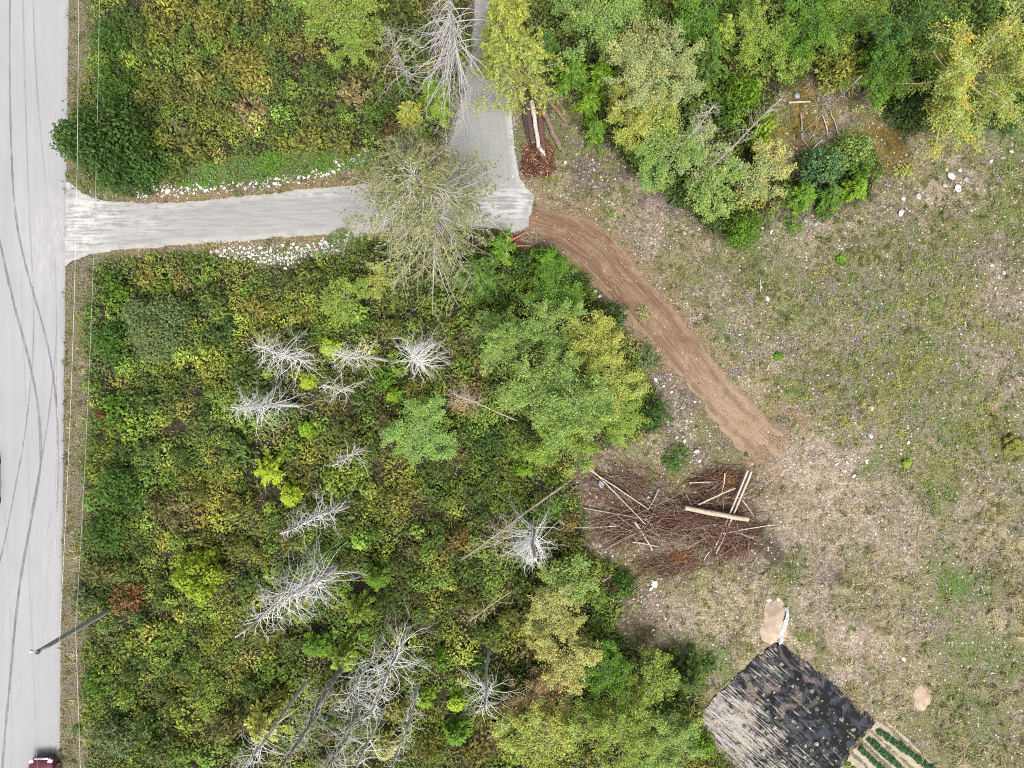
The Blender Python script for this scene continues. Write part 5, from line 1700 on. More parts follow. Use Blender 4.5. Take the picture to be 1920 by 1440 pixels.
snag((523, 1002), 12, 1.35, 84, .22, .98, 'straight grey dead tree with short drooping twigs, like a feather', (.9, -.5), .4, r0=.15, tw=3, curl=.4, rise=.2)
snag((440, 1196), 16, 2.3, 120, .15, .88, 'tallest bleached dead tree, its long trunk leaning over the lower left thicket', (.8, -.6), .38, r0=.23, tw=4, curl=.5, rise=.25)
snag((1004, 1050), 11, 2.7, 100, .22, 1.0, 'white dead tree with branches hanging in a curtain left of the slash pile', (.1, 0), .5, r0=.19, tw=4, bias=R_(205), curl=.4, rise=.2, top=.10)
snag((692, 1345), 13, 2.1, 84, .22, .98, 'tangled bleached dead tree with long looping branches at the lower middle', (.2, .3), .25, r0=.17, tw=4, curl=.9)
snag((640, 1330), 10, 1.7, 46, .35, 1.0, 'grey dead tree with broken loops merging with the tangled one', (.6, .5), .25, r0=.13, tw=3, curl=1.0)
snag((505, 1470), 15, 1.9, 70, .25, .95, 'dark trunked dead tree leaning to the bottom edge left of the tangle', (.2, 0), .3, r0=.21, tw=3, curl=.8, shade=(.25, .235, .22))
snag((600, 1470), 13, 1.9, 62, .3, .95, 'dead tree with a broad grey trunk reaching the bottom edge under the tangle', (.1, 0), .3, r0=.19, tw=3, curl=.8, shade=(.30, .285, .275))
snag((733, 1452), 12, .95, 70, .2, .97, 'narrow dead tree with short curled twigs right of the tangle', (0, 0), .2, r0=.15, tw=2, curl=1.0)
snag((907, 1340), 10, 1.8, 40, .62, .97, 'small star snag with a bare white stem and few branches', (0, 0), .3, r0=.11, tw=2, curl=.5)
snag((648, 1490), 11, 2.0, 48, .35, .98, 'dead tree cut by the bottom edge below the tangle', (.2, 0), .3, r0=.13, tw=3, curl=.7)
snag((430, 1478), 13, 1.8, 44, .5, .98, 'pale dead tree top showing at the bottom edge left of the dark trunked one', (.2, 0), .3, r0=.14, tw=3, curl=.7)
snag((838, -14), 12, 3.9, 92, .35, 1.0, 'big grey dead tree drooping long branches beside the upper driveway', (0, 0), .55, r0=.24, tw=4, bias=R_(245), curl=.35, rise=.35, shade=(.32, .30, .295), bw=1.15)
snag((728, 52), 8, 2.2, 46, .3, 1.0, 'thin greyish dead tree left of the big drooping one at the top', (.2, -.4), .45, r0=.10, tw=4, curl=.9, shade=(.29, .265, .25))
snag((1618, 140), 9, 1.0, 22, .2, .95, 'small bare grey stem with hanging twigs right of the mossy opening', (0, -.3), .7, r0=.07, tw=2, curl=.6, shade=(.29, .265, .24))
snag((1468, 182), 8, 1.2, 46, .45, 1.0, 'long leaning grey dead tree across the pale alders by the mossy opening', (-4.6, -4.0), .1, r0=.065, tw=3, curl=.5, rise=.3, shade=(.29, .27, .23), bias=R_(40))
snag((1340, 195), 7, 1.2, 34, .5, 1.0, 'short leaning dead tree with a fan of white twigs beside the round bush', (-1.6, -2.0), .1, r0=.07, tw=3, curl=.6, rise=.4, shade=(.34, .32, .29))
snag((868, 1048), 4.0, 1.3, 46, .45, 1.0, 'fallen fawn dead tree leaning left from the slash pile', (7.0, 4.4), .15, r0=.085, tw=3, curl=.4, rise=.15, shade=(.30, .25, .20), bias=R_(215), z0=.3)
snag((850, 738), 3.2, 1.1, 40, .6, 1.0, 'thin fallen dead tree with a brown twiggy head left of the alder clump', (4.2, -1.9), .1, r0=.05, tw=4, curl=.5, rise=.2, shade=(.34, .29, .25), bias=R_(155), z0=.5)
snag((880, 1165), 3.5, .8, 22, .5, 1.0, 'slim yellowish fallen stem left of the straw yellow alder', (3.6, 1.7), .1, r0=.045, tw=3, curl=.4, rise=.15, shade=(.36, .33, .22), bias=R_(205), z0=.6)


# the tall half bare cedar over the driveway, and the other large trees that need a form of their own
def big_conifer(tip, h, R, label, rgb, shade, name='cedar_tree', nb=110, bare=.35, droop=.38, per=46, spray=.36, sw=.11, t_lo=.12, dead=.25, side=None, keepf=None):
    x, y = P(tip[0], tip[1], h)
    e = empty(name, (x, y, gz1(x, y)))
    tag(e, label, 'tree')
    S, B, T = Soup(), Soup(), Soup()
    tz = np.linspace(0, 1, 12)
    tp = np.stack([np.sin(tz * 4) * .06, np.cos(tz * 3) * .06, tz * h], 1)
    tubes(T, tp[None], (.02 * h * (1 - .95 * tz) + .012)[None], 9, (.9, .88, .85))
    paint(T.build('trunk', SILVER, e, True), shade)
    t = t_lo + (.985 - t_lo) * np.sort(rng.random(nb) ** .75)
    az = np.arange(nb) * 2.39996 + rng.normal(size=nb) * .4
    L = R * (1 - t) ** .62 * (.7 + .5 * rng.random(nb)) * (1.25 - .2) + .15
    if side is not None:
        L = L * (.75 + .35 * np.cos(az - side))
    s = np.linspace(0, 1, 9)[None, :]
    a = az[:, None] + rng.normal(size=(nb, 1)) * .35 * s
    rad = L[:, None] * s
    z = t[:, None] * h + L[:, None] * ((.15 + .45 * t[:, None]) * s - droop * (.6 + .8 * rng.random((nb, 1))) * s ** 2 + .12 * s ** 4)
    bp = np.stack([np.cos(a) * rad, np.sin(a) * rad, np.maximum(z, .2)], -1)
    tubes(B, bp, (.008 + .0085 * L[:, None]) * (1.12 - s), 4, (1, 1, 1))
    nt = nb * 9
    bi = rng.integers(0, nb, nt)
    u = .2 + .78 * rng.random(nt) ** .8
    i0 = np.minimum((u * 8).astype(int), 7)
    fr = (u * 8 - i0)[:, None]
    st = bp[bi, i0] * (1 - fr) + bp[bi, i0 + 1] * fr
    tg = norm(bp[bi, i0 + 1] - bp[bi, i0])
    sd_ = norm(np.cross(tg, UP))
    dv = norm(tg * .7 + sd_ * np.where(rng.random((nt, 1)) < .5, -1, 1) * (.4 + .6 * rng.random((nt, 1))) - UP * .2)
    tl = L[bi] * (.14 + .22 * rng.random(nt))
    ts = np.linspace(0, 1, 4)[None, :, None]
    twp = st[:, None] + dv[:, None] * tl[:, None, None] * ts - UP * (.3 * tl[:, None, None] * ts ** 2)
    tubes(B, twp, np.array([[.010, .008, .006, .004]]).repeat(nt, 0), 3, (1.05, 1.05, 1.0))
    paint(B.build('branches', SILVER, e), shade)
    # foliage hangs on the outer twigs, some branches are dead
    live = (rng.random(nb) > dead)[bi]
    ti = np.repeat(np.nonzero(live)[0], per // 9 + 4)
    n = len(ti)
    uu = rng.random(n)
    C = twp[ti, 0] + (twp[ti, 3] - twp[ti, 0]) * uu[:, None] + rng.normal(size=(n, 3)) * .07
    A = norm(dv[ti] + rng.normal(size=(n, 3)) * .45 - UP * .2)
    hue = np.array(rgb)[None] * vary(n, .28, .10) * vary(nt, .2, .14)[ti]
    ln = spray * (.45 + .65 * rng.random(n))
    leaves(S, C + A * ln[:, None] * .3, UP + rng.normal(size=(n, 3)) * .5, ln, sw * (.6 + .7 * rng.random(n)), hue, A=A)
    paint(S.build('crown', LEAF, e), (1, 1, 1))
    return e


big_conifer((772, 318), 14, 5.5, 'tall half bare cedar with drooping pale branches standing over the driveway bend', (.205, .215, .082), (.40, .385, .35), nb=170, dead=.30, per=62, spray=.26, sw=.085, droop=.45)
big_conifer((938, 632), 6.5, 2.5, 'young fir seen as a pale star of branches left of the alder clump', (.19, .29, .07), (.30, .33, .16), name='young_fir', nb=64, dead=0, per=60, spray=.22, sw=.07, droop=.22)
big_conifer((938, -20), 12, 3.2, 'tall yellow drooping cedar leaning over the upper driveway', (.285, .325, .062), (.34, .31, .24), nb=120, dead=.05, per=110, spray=.25, sw=.09, side=R_(-20))


def maple(px, py, h, R, label, rgb):
    x, y = P(px, py, h * .75)
    e = empty('maple_tree', (x, y, gz1(x, y)))
    tag(e, label, 'tree')
    S, T = Soup(), Soup()
    tz = np.linspace(0, 1, 8)
    tp = np.stack([.2 * tz, -.15 * tz, tz * h * .55], 1)
    tubes(T, tp[None], (.26 - .10 * tz)[None], 9, (1, 1, 1))
    nl = 34
    az = np.arange(nl) * 2.39996
    el = .25 + .75 * (np.arange(nl) / nl)
    s = np.linspace(0, 1, 9)[None, :]
    L = R * (.75 + .35 * rng.random(nl)) * (1.1 - .35 * el)
    a = az[:, None] + rng.normal(size=(nl, 1)) * .5 * s
    b0z = h * (.25 + .3 * rng.random(nl))
    rad = L[:, None] * s
    z = b0z[:, None] + (h * el - b0z)[:, None] * (1 - (1 - s) ** 1.6) - .3 * s ** 3
    bp = np.stack([.12 + np.cos(a) * rad, -.1 + np.sin(a) * rad, z], -1)
    tubes(T, bp, (.07 - .055 * s) * np.ones((nl, 1)), 5, (1.1, 1.08, 1.02))
    nt = nl * 16
    bi = rng.integers(0, nl, nt)
    u = .25 + .75 * rng.random(nt) ** .8
    i0 = np.minimum((u * 8).astype(int), 7)
    fr = (u * 8 - i0)[:, None]
    st = bp[bi, i0] * (1 - fr) + bp[bi, i0 + 1] * fr
    tg = norm(bp[bi, i0 + 1] - bp[bi, i0])
    dv = norm(tg + rng.normal(size=(nt, 3)) * np.array([.75, .75, .35]))
    tl = .5 + .9 * rng.random(nt)
    ts = np.linspace(0, 1, 4)[None, :, None]
    twp = st[:, None] + dv[:, None] * tl[:, None, None] * ts
    tubes(T, twp, np.array([[.018, .013, .009, .005]]).repeat(nt, 0), 3, (1.15, 1.12, 1.05))
    paint(T.build('trunk', BARK, e), (.42, .39, .31))
    per = 48
    ti = np.repeat(np.arange(nt), per)
    n = len(ti)
    C = twp[ti, 0] + (twp[ti, 3] - twp[ti, 0]) * (.1 + 1.0 * rng.random(n))[:, None] + rng.normal(size=(n, 3)) * np.array([.17, .17, .10]) - UP * .10
    A = dv[ti] + rng.normal(size=(n, 3)) * .6
    gd = (rng.random(nt) < .17)[ti][:, None]
    tt = np.where(gd, np.array((.44, .38, .05)), np.array(rgb)) * vary(n, .26, .12) * vary(nt, .2, .12)[ti]
    leaves(S, C, UP + rng.normal(size=(n, 3)) * .4, .15 * (.6 + .7 * rng.random(n)), .085 * (.6 + .6 * rng.random(n)), tt, A=A)
    paint(S.build('crown', LEAF, e), (1, 1, 1))


maple(1850, 105, 9, 4.2, 'large golden maple with whitish limbs filling the upper right corner', (.28, .33, .075))

# ------------------------------------------------------------------ rocks: the two stone banks of the driveway, then single boulders
def rock(x, y, s, label, group=None, rgb=None, flat=.65):
    o = link('rock', ROCKS[rng.integers(0, len(ROCKS))])
    z = gz1(x, y)
    o.location = (x, y, z + s * .22)
    o.rotation_euler = (random.uniform(-.4, .4), random.uniform(-.4, .4), random.random() * 6.28)
    o.scale = (s * random.uniform(.85, 1.2), s * random.uniform(.75, 1.05), s * flat * random.uniform(.8, 1.2))
    g = random.choice([.32, .42, .50, .55, .58, .62])
    paint(o, rgb or (g, g * .985, g * random.uniform(.90, .98)))
    return tag(o, label, 'rock', group)


def bank(line, half, count, label, group, lo, hi):
    p = PA(line)
    seg = np.linalg.norm(np.diff(p, axis=0), axis=1)
    cum = np.concatenate([[0], np.cumsum(seg)])
    spots = []
    tries = 0
    while len(spots) < count and tries < 20000:
        tries += 1
        t = rng.random() * cum[-1]
        c = np.array([np.interp(t, cum, p[:, 0]), np.interp(t, cum, p[:, 1])])
        hw = np.interp(t / cum[-1], np.linspace(0, 1, len(half)), half) / PXM
        q = c + np.array([rng.normal() * .15, (rng.random() * 2 - 1) * hw])
        s = lo + (hi - lo) * rng.random() ** 1.8
        if any((q[0] - a) ** 2 + (q[1] - b) ** 2 < (.72 * (s + r)) ** 2 for a, b, r in spots):
            continue
        spots.append((q[0], q[1], s))
        rock(q[0], q[1], s, label, group)
    return spots


NB = [(258, 364), (290, 353), (330, 356), (400, 354), (470, 346), (540, 338), (610, 322), (660, 304), (690, 290)]
SB = [(405, 474), (450, 474), (500, 478), (550, 480), (590, 472), (630, 456), (655, 444)]
sp1 = bank(NB, [9, 15, 10, 9, 9, 8, 8, 8, 8], 96, 'white broken stone in the bank along the north edge of the driveway', 'stones of the north bank', .10, .27)
sp2 = bank(SB, [7, 11, 18, 24, 22, 14, 8], 116, 'white broken stone in the bank along the south edge of the driveway', 'stones of the south bank', .11, .28)
# the many smaller chips that fill the two banks
S = Soup()
for line, half, m in ((NB, 13, 520), (SB, 20, 760)):
    p = PA(line)
    t = rng.random(m) * (len(p) - 1)
    i0 = t.astype(int)
    f = (t - i0)[:, None]
    c = p[i0] * (1 - f) + p[np.minimum(i0 + 1, len(p) - 1)] * f
    c = c + np.stack([rng.normal(size=m) * .2, rng.normal(size=m) * half / PXM * .55], 1)
    s = .035 + .05 * rng.random(m)
    g = .30 + .26 * rng.random((m, 1))
    stones(S, c[:, 0], c[:, 1], gz(c[:, 0], c[:, 1]) + .03, s, g * np.ones((1, 3)) * np.array([[1, .98, .95]]), 4)
for (qx, qy, rx, ry_, m) in [(852, 205, 14, 60, 420), (838, 265, 16, 30, 200), (966, 215, 5, 40, 120), (640, 455, 20, 15, 60)]:
    x, y = P(qx + rng.normal(size=m) * rx * .5, qy + rng.normal(size=m) * ry_ * .5)
    d = sdist(x, y, W['DRIVE'])
    k = d < .02
    x, y = x[k], y[k]
    s = .025 + .05 * rng.random(len(x))
    stones(S, x, y, gz(x, y) + .03, s, (.16 + .28 * rng.random((len(x), 1))) * np.ones((1, 3)), 5)
tag(S.build('gravel', STONE), kind='stuff')

BOULD = [
    (1283, 438, 8, 'white rock on purple litter left of the lone round bush'), (1690, 398, 13, 'largest white rock at the top of the clearing, on its own'),
    (1722, 368, 13, 'flat grey rock in the row above the large lone white rock'), (1694, 371, 11, 'broken white rock at the left of that short row above the clearing'),
    (1633, 766, 9, 'rounded grey white rock in the middle of the clearing'), (1632, 817, 11, 'angular bright white rock just below the rounded grey white one'),
    (1794, 837, 7, 'small white rock by the rusty patch in the right clearing'), (1306, 846, 12, 'pale slab rock beside the grassy tuft above the slash pile'),
    (1283, 826, 8, 'white rock above the pale slab rock near the track end'), (1313, 864, 7, 'small white rock below the pale slab rock'),
    (1785, 328, 15, 'biggest white boulder of the boulder heap near the right forest edge'), (1802, 318, 9, 'white boulder behind the biggest one of the heap'),
    (1797, 352, 13, 'bluish white boulder at the bottom of the boulder heap'), (1773, 347, 12, 'tan boulder on the left of the boulder heap'),
    (1812, 335, 9, 'small grey boulder on the right of the boulder heap'), (1777, 317, 8, 'small tan boulder at the top left of the boulder heap'),
    (1115, 547, 10, 'upper white rock in the gap between bushes and dirt track'), (1124, 556, 8, 'lower white rock in the gap between bushes and dirt track'),
    (1228, 712, 8, 'white rock beside the track near the grey green bush'), (1243, 724, 6, 'small white rock just right of that beside the track'), (1258, 735, 6, 'last small white rock in the string along the track'),
    (1268, 820, 7, 'white rock above the dark green tuft near the track end'),
    (1228, 1094, 12, 'big white rock in the pale rubble below the slash pile'), (1220, 1104, 9, 'white rock touching the big one in the pale rubble'),
    (1127, 908, 15, 'blue grey slab standing at the left of the slash pile'), (1216, 933, 8, 'white rock at the upper edge of the slash pile'), (1220, 922, 6, 'small pinkish rock at the upper edge of the slash pile'),
    (1880, 296, 8, 'white rock near the right frame edge below the golden maple'), (1894, 284, 9, 'rounded white rock nearest the right frame edge'), (1858, 303, 6, 'small white rock left of the pair by the right edge'),
    (1760, 242, 7, 'white rock below the dark bush at the forest edge'), (1493, 180, 13, 'grey flat rock in the mossy opening'), (1532, 188, 6, 'small white rock in the mossy opening'),
    (1883, 512, 9, 'white rock at the right edge of the upper clearing'), (1862, 498, 7, 'smaller white rock up left of it in the upper clearing'), (1868, 540, 7, 'white rock below the pair at the right of the clearing'),
    (1806, 540, 7, 'white rock left of the stones at the right of the clearing'), (1439, 560, 8, 'white rock in the grass right of the dirt track'),
    (1568, 870, 7, 'stone at the left of the white stone scatter near the clearing middle'), (1587, 866, 7, 'middle stone of the white scatter near the clearing middle'), (1600, 892, 8, 'lowest stone of the white scatter near the clearing middle'),
    (1652, 836, 6, 'small grey stone right of the white scatter'), (1703, 829, 8, 'white stone in dry grass right of the clearing middle'),
    (1695, 1237, 8, 'oval white stone in straw grass below the lower clearing'), (1763, 1225, 7, 'white stone right of the oval one in straw grass'), (1540, 1096, 5, 'little white stone above the sand heap'),
    (684, 283, 9, 'pinkish rock at the upper end of the north stone bank'), (1441, 1124, 9, 'left white block at the head of the sand heap'), (1458, 1122, 9, 'right white block at the head of the sand heap'),
    (1060, 305, 6, 'small pale stone beside the bark heap'), (962, 352 - 20, 7, 'white stone at the driveway edge under the bark heap'), (1430, 428, 7, 'white stone right of the lone round bush'), (1446, 434, 8, 'second white stone right of the lone round bush'),
    (1510, 415, 9, 'grey stone beside the small green bush'), (1530, 420, 9, 'dull grey stone right of the small green bush'),
]
for px, py, sz, lb in BOULD:
    x, y = P(px, py)
    rgb = (.25, .26, .29) if 'grey' in lb and 'white' not in lb else ((.38, .31, .26) if 'tan' in lb or 'pink' in lb else None)
    rock(x, y, sz / PXM * .74, lb, None, rgb, .6)

for qx, qy, rx, ry_, m, lb in ((1592, 872, 38, 26, 11, 'small white stone in the pale rubble patch right of the track end'), (1395, 640, 40, 40, 6, 'small white stone in the litter right of the dirt track bend'),
                               (1870, 520, 36, 40, 7, 'small white stone in the scatter at the right edge of the clearing'), (1240, 1140, 50, 40, 7, 'small white stone in the rubble below the slash pile'),
                               (1290, 805, 26, 30, 4, 'small white stone in the litter beside the track end')):
    for _ in range(m):
        x, y = P(qx + rng.normal() * rx * .6, qy + rng.normal() * ry_ * .6)
        rock(x, y, random.uniform(.07, .15), lb, lb.replace('small white stone', 'small white stones'))

# ------------------------------------------------------------------ felled wood
def log(pa, pb, wpx, label, rgb, name='log', z=0.0, z2=None, taper=.9, mat=None, cat='log', mid=.0):
    a, b = P(*pa, z), P(*pb, z if z2 is None else z2)
    r = wpx / PXM * .5
    za, zb = gz1(*a) + r + z, gz1(*b) + r * taper + (z if z2 is None else z2)
    e = empty(name, (a[0], a[1], za))
    k = 9
    t = np.linspace(0, 1, k)
    v = np.array([b[0] - a[0], b[1] - a[1], zb - za])
    sd_ = norm(np.array([[-v[1], v[0], 0]]))[0]
    pts = v[None] * t[:, None] + sd_[None] * (np.sin(t * math.pi) * mid + rng.normal(size=k) * r * .12)[:, None]
    S = Soup()
    tubes(S, pts[None], (r * (1 + (taper - 1) * t) * (1 + .06 * rng.normal(size=k)))[None], 9, (1, 1, 1))
    me_ = paint(S.build('bark', mat or BARK, e, True), rgb)
    # sawn ends
    S = Soup()
    ax = norm(v[None])[0]
    for c, sg, rr in ((pts[0], -1, r), (pts[-1], 1, r * taper)):
        u = norm(np.cross(ax, UP)[None])[0]
        w = np.cross(ax, u)
        an = np.arange(9) * 2 * math.pi / 9
        ring = c + (u[None] * np.cos(an)[:, None] + w[None] * np.sin(an)[:, None]) * rr * .93 + ax * sg * .012
        vv = np.concatenate([[c + ax * sg * .012], ring])
        S.add(vv, tris=[(0, 1 + i, 1 + (i + 1) % 9) for i in range(9)])
    paint(S.build('cut_end', SILVER, e), (.32, .25, .17))
    tag(e, label, cat)
    return e


log((986, 182), (999, 268), 14, 'thick dark brown log, leftmost of the log pile beside the driveway', (.085, .055, .048), z=.05)
log((1005, 172), (1019, 284), 13, 'long reddish brown log in the middle of the log pile', (.12, .058, .046), z=.05)
log((997, 190), (1010, 279), 8.5, 'white barked birch log lying on top of the log pile', (.46, .44, .40), z=.42, z2=.38)
log((1013, 281), (1021, 296), 10, 'short white log piece at the lower end of the birch log', (.46, .43, .38), z=.12)
log((1019, 208), (1050, 279), 11, 'weathered brown log splayed out right of the log pile', (.19, .135, .115), z=.03)
log((1014, 170), (1062, 228), 7, 'thin log with a tan end, rightmost of the log pile', (.20, .13, .08), z=.03, taper=1.15)
log((975, 175), (992, 262), 9, 'thin dark log tucked against the left side of the pile', (.07, .05, .045), z=.0)
log((1283, 952), (1403, 974), 10, 'thick barkless pale log lying across the slash pile', (.34, .285, .215), z=.75, z2=.65, taper=.85, mat=SILVER)
POLES = [((1402, 882), (1341, 1027), 5, 'left one of two long pale poles side by side on the slash pile', .8, .25), ((1409, 884), (1343, 1038), 5, 'right one of two long pale poles side by side on the slash pile', .75, .2),
         ((1310, 947), (1380, 916), 4, 'pale pole slanting up to the two long ones on the slash pile', .55, .7), ((1293, 906), (1350, 905), 3, 'short level pole at the top of the slash pile', .4, .4),
         ((1361, 888), (1355, 925), 3.5, 'short upright pale stick by the orange needles', .5, .4), ((1304, 974), (1413, 1009), 4, 'pale pole pointing right out of the bottom of the slash pile', .5, .25),
         ((1189, 977), (1223, 1031), 4.5, 'pale pole at the lower left of the slash pile', .35, .1), ((1097, 876), (1215, 954), 3, 'upper one of two long thin poles reaching to the upper left', .25, .5),
         ((1102, 873), (1210, 983), 3, 'lower one of two long thin poles reaching to the upper left', .2, .5), ((1095, 953), (1224, 976), 2.6, 'thin grey stem stretched left from the slash pile', .2, .4),
         ((1185, 1015), (1236, 1025), 3, 'short level pole under the slash pile on the left', .2, .15), ((1133, 1030), (1198, 996), 2.6, 'thin brown pole slanting up at the left of the slash pile', .1, .35),
         ((1356, 1000), (1454, 984), 2.8, 'thin stem sticking out right of the slash pile', .45, .3), ((1393, 938), (1415, 970), 3, 'short stick right of the two long poles', .2, .1),
         ((1235, 918), (1214, 956), 2.8, 'thin stick at the top left of the slash pile', .2, .4), ((1290, 1028), (1330, 1005), 2.8, 'thin brown stick at the bottom of the slash pile', .3, .35),
         ((1180, 996), (1205, 1030), 2.4, 'grey stick beside the lower left pale pole', .2, .1), ((1320, 1050), (1335, 1030), 2.6, 'small stick under the two long poles', .1, .2),
         ((1058, 933), (1082, 910), 3, 'fawn stick left of the slab rock', .2, .2), ((1155, 985), (1060, 990), 2.2, 'pale thin stem left of the slash pile', .2, .2),
         ((1478, 193), (1518, 192), 5, 'white straight branch lying in the mossy opening', .1, .1), ((1502, 214), (1504, 262), 3.5, 'grey upright branch in the mossy opening', .1, .1), ((1505, 262), (1520, 282), 3, 'grey forked branch below the upright one', .1, .1),
         ((1541, 218), (1552, 262), 2.6, 'curved white branch, left of the pair right of the mossy opening middle', .15, .1), ((1556, 215), (1570, 255), 2.2, 'curved white branch, right of the pair near the mossy opening middle', .15, .1),
         ((1522, 281), (1542, 262), 3, 'white branch tilted up above the bluish round bush', .12, .1), ((1763, 275), (1760, 245), 2.4, 'thin grey stick below the white rock at the forest edge', .08, .08),
         ((1525, 410), (1545, 424), 2.6, 'pale stick beside the dull grey stone', .06, .06), ((1424, 525), (1425, 548), 2.6, 'pale stick standing out in grass right of the track', .06, .06),
         ((1175, 1115), (1200, 1080), 2.6, 'fawn stick leaning by the round dark bush', .5, .2), ((1130, 1090), (1165, 1068), 2.4, 'grey stick above the round dark bush', .5, .3)]
for pa, pb, wpx, lb, z1, z2 in POLES:
    g = .30 + .22 * rng.random()
    if 'brown' in lb or 'fawn' in lb:
        rgb = (.26, .175, .125)
    elif 'grey' in lb:
        rgb = (.28, .255, .23)
    else:
        rgb = (.40, .35, .295)
    log(pa, pb, wpx * .85, lb, rgb, 'pole' if wpx >= 2.6 and 'branch' not in lb and 'stick' not in lb else 'branch', z1, z2, .7, SILVER, 'pole' if 'pole' in lb else 'branch', mid=.08 if 'curved' in lb else .03)

# reddish brushwood of the slash pile and the bark heap: nobody could count it
S = Soup()
spec = [(1290, 972, 95, 34, 1150, 0.0, .9), (1345, 985, 60, 40, 420, -.5, .8), (1185, 985, 75, 34, 330, .55, .35), (1350, 905, 45, 22, 350, .3, .5), (1370, 1010, 50, 25, 350, .8, .4), (1170, 910, 70, 35, 260, -.6, .2), (1250, 1060, 80, 25, 200, .4, .2)]
for (qx, qy, rx, ry_, m, an, top) in spec:
    ex, ey = rng.normal(size=m) * .5, rng.normal(size=m) * .5
    x, y = P(qx + ex * rx, qy + ey * ry_)
    hz = top * np.exp(-(ex ** 2 + ey ** 2) * 1.3) * (.2 + .8 * rng.random(m))
    col = np.where(rng.random((m, 1)) < .30, np.array((.30, .225, .18)), np.array((.17, .088, .062))) * (.45 + .8 * rng.random((m, 1)))
    sticks(S, x, y, gz(x, y) + .04 + hz, an + rng.normal(size=m) * .42, .6 + 2.4 * rng.random(m) ** 1.5, .009 + .013 * rng.random(m), col, .12, .08)
m = 95
ex, ey = rng.normal(size=m) * .55, rng.normal(size=m) * .55
x, y = P(1270 + ex * 120, 972 + ey * 48)
sticks(S, x, y, gz(x, y) + .25 + .6 * np.exp(-(ex ** 2 + ey ** 2)) * rng.random(m), -.12 + rng.normal(size=m) * .5, 1.2 + 2.8 * rng.random(m), .010 + .012 * rng.random(m), np.array([[.34, .25, .19]]) * (.7 + .6 * rng.random((m, 1))), .1, .07)
m = 420
x, y = P(1362 + rng.normal(size=m) * 9, 902 + rng.normal(size=m) * 8)
sticks(S, x, y, gz(x, y) + .3 + .15 * rng.random(m), rng.random(m) * 6.28, .12 + .2 * rng.random(m), .012 + 0 * x, np.array([[.33, .16, .05]]) * (.5 + .8 * rng.random((m, 1))), .3)
x, y = P(1276 + rng.normal(size=m) * 12, 1046 + rng.normal(size=m) * 6)
sticks(S, x, y, gz(x, y) + .08 + .12 * rng.random(m), rng.random(m) * 6.28, .12 + .2 * rng.random(m), .012 + 0 * x, np.array([[.30, .12, .06]]) * (.5 + .8 * rng.random((m, 1))), .3)
tag(paint(S.build('brushwood', BARK), (1, 1, 1)), kind='stuff')

S = Soup()
m = 1500
aa = rng.random(m) * 6.28
rr = np.sqrt(rng.random(m)) * (.30 + 1.35 * fbm(np.cos(aa) * 2 + 5, np.sin(aa) * 2, 1.0, 301, 3))
ex, ey = rr * np.cos(aa), rr * np.sin(aa)
x, y = P(1008 + ex * 36 + ey * 4, 306 + ey * 40)
k = sdist(x, y, W['DRIVE']) < -.05
x, y, rr = x[k], y[k], rr[k]
m = len(x)
col = np.where(rng.random((m, 1)) < .22, np.array((.46, .27, .17)), np.array((.15, .065, .045))) * (.5 + .8 * rng.random((m, 1)))
sticks(S, x, y, gz(x, y) + .05 + .5 * np.maximum(1 - rr ** 2, .05) * (.3 + .7 * rng.random(m)), rng.random(m) * 6.28, .14 + .42 * rng.random(m) ** 2, .012 + .022 * rng.random(m), col, .35, .2)
tag(paint(S.build('bark_debris', BARK), (1, 1, 1)), kind='stuff')


def stump(px, py, r, label, z=.35):
    x, y = P(px, py, z)
    e = empty('stump', (x, y, gz1(x, y)))
    S = Soup()
    t = np.linspace(0, 1, 5)
    sides = 12
    v = []
    for i, tt in enumerate(t):
        an = np.arange(sides) * 2 * math.pi / sides
        rad = r * (1.35 - .35 * tt ** .5) * (1 + .22 * (1 - tt) * np.sin(an * 4 + 1) + .05 * rng.normal(size=sides))
        v.append(np.stack([np.cos(an) * rad, np.sin(an) * rad, np.full(sides, z * tt)], 1))
    v = np.concatenate(v)
    q = [(i * sides + j, i * sides + (j + 1) % sides, (i + 1) * sides + (j + 1) % sides, (i + 1) * sides + j) for i in range(4) for j in range(sides)]
    S.add(v, quads=q)
    paint(S.build('bark', BARK, e), (.15, .10, .08))
    S = Soup()
    top = v[-sides:] * np.array([.97, .97, 1]) + np.array([0, 0, .006])
    top[:, 2] += .03 * rng.normal(size=sides)
    S.add(np.concatenate([[[0, 0, z + .01]], top]), tris=[(0, 1 + j, 1 + (j + 1) % sides) for j in range(sides)])
    paint(S.build('cut_face', SILVER, e), (.40, .31, .23))
    tag(e, label, 'stump')


stump(1002, 164, .32, 'broad tan stump at the upper end of the log pile', .5)
stump(981, 165, .16, 'small pale stump left of the broad tan one', .4)
stump(980, 176, .17, 'grey small stump just below the pale one by the log pile', .35)

# torn red roots at the end of the driveway
x0, y0 = P(957, 455)
e = empty('root', (x0, y0, gz1(x0, y0)))
tag(e, 'torn reddish orange root branching beside the end of the driveway', 'root')
S = Soup()
for pts, r in [([(950, 462), (952, 452), (946, 442), (934, 436)], .11), ([(950, 460), (962, 450), (975, 443), (984, 436)], .10), ([(944, 466), (960, 463), (978, 462), (996, 461)], .085), ([(952, 458), (948, 470), (936, 476)], .07), ([(962, 450), (958, 440)], .05)]:
    w = PA(pts) - np.array([x0, y0])
    k = 9
    t = np.linspace(0, 1, k)
    xs = [np.interp(t, np.linspace(0, 1, len(w)), w[:, i]) for i in (0, 1)]
    tubes(S, np.stack([xs[0], xs[1], .12 + .10 * np.sin(t * 3)], 1)[None], (r * (1 - .55 * t) * (1 + .1 * rng.normal(size=k)))[None], 7, (1, 1, 1), cap=True)
paint(S.build('root_wood', BARK, e, True), (.40, .17, .09))
m = 260
S = Soup()
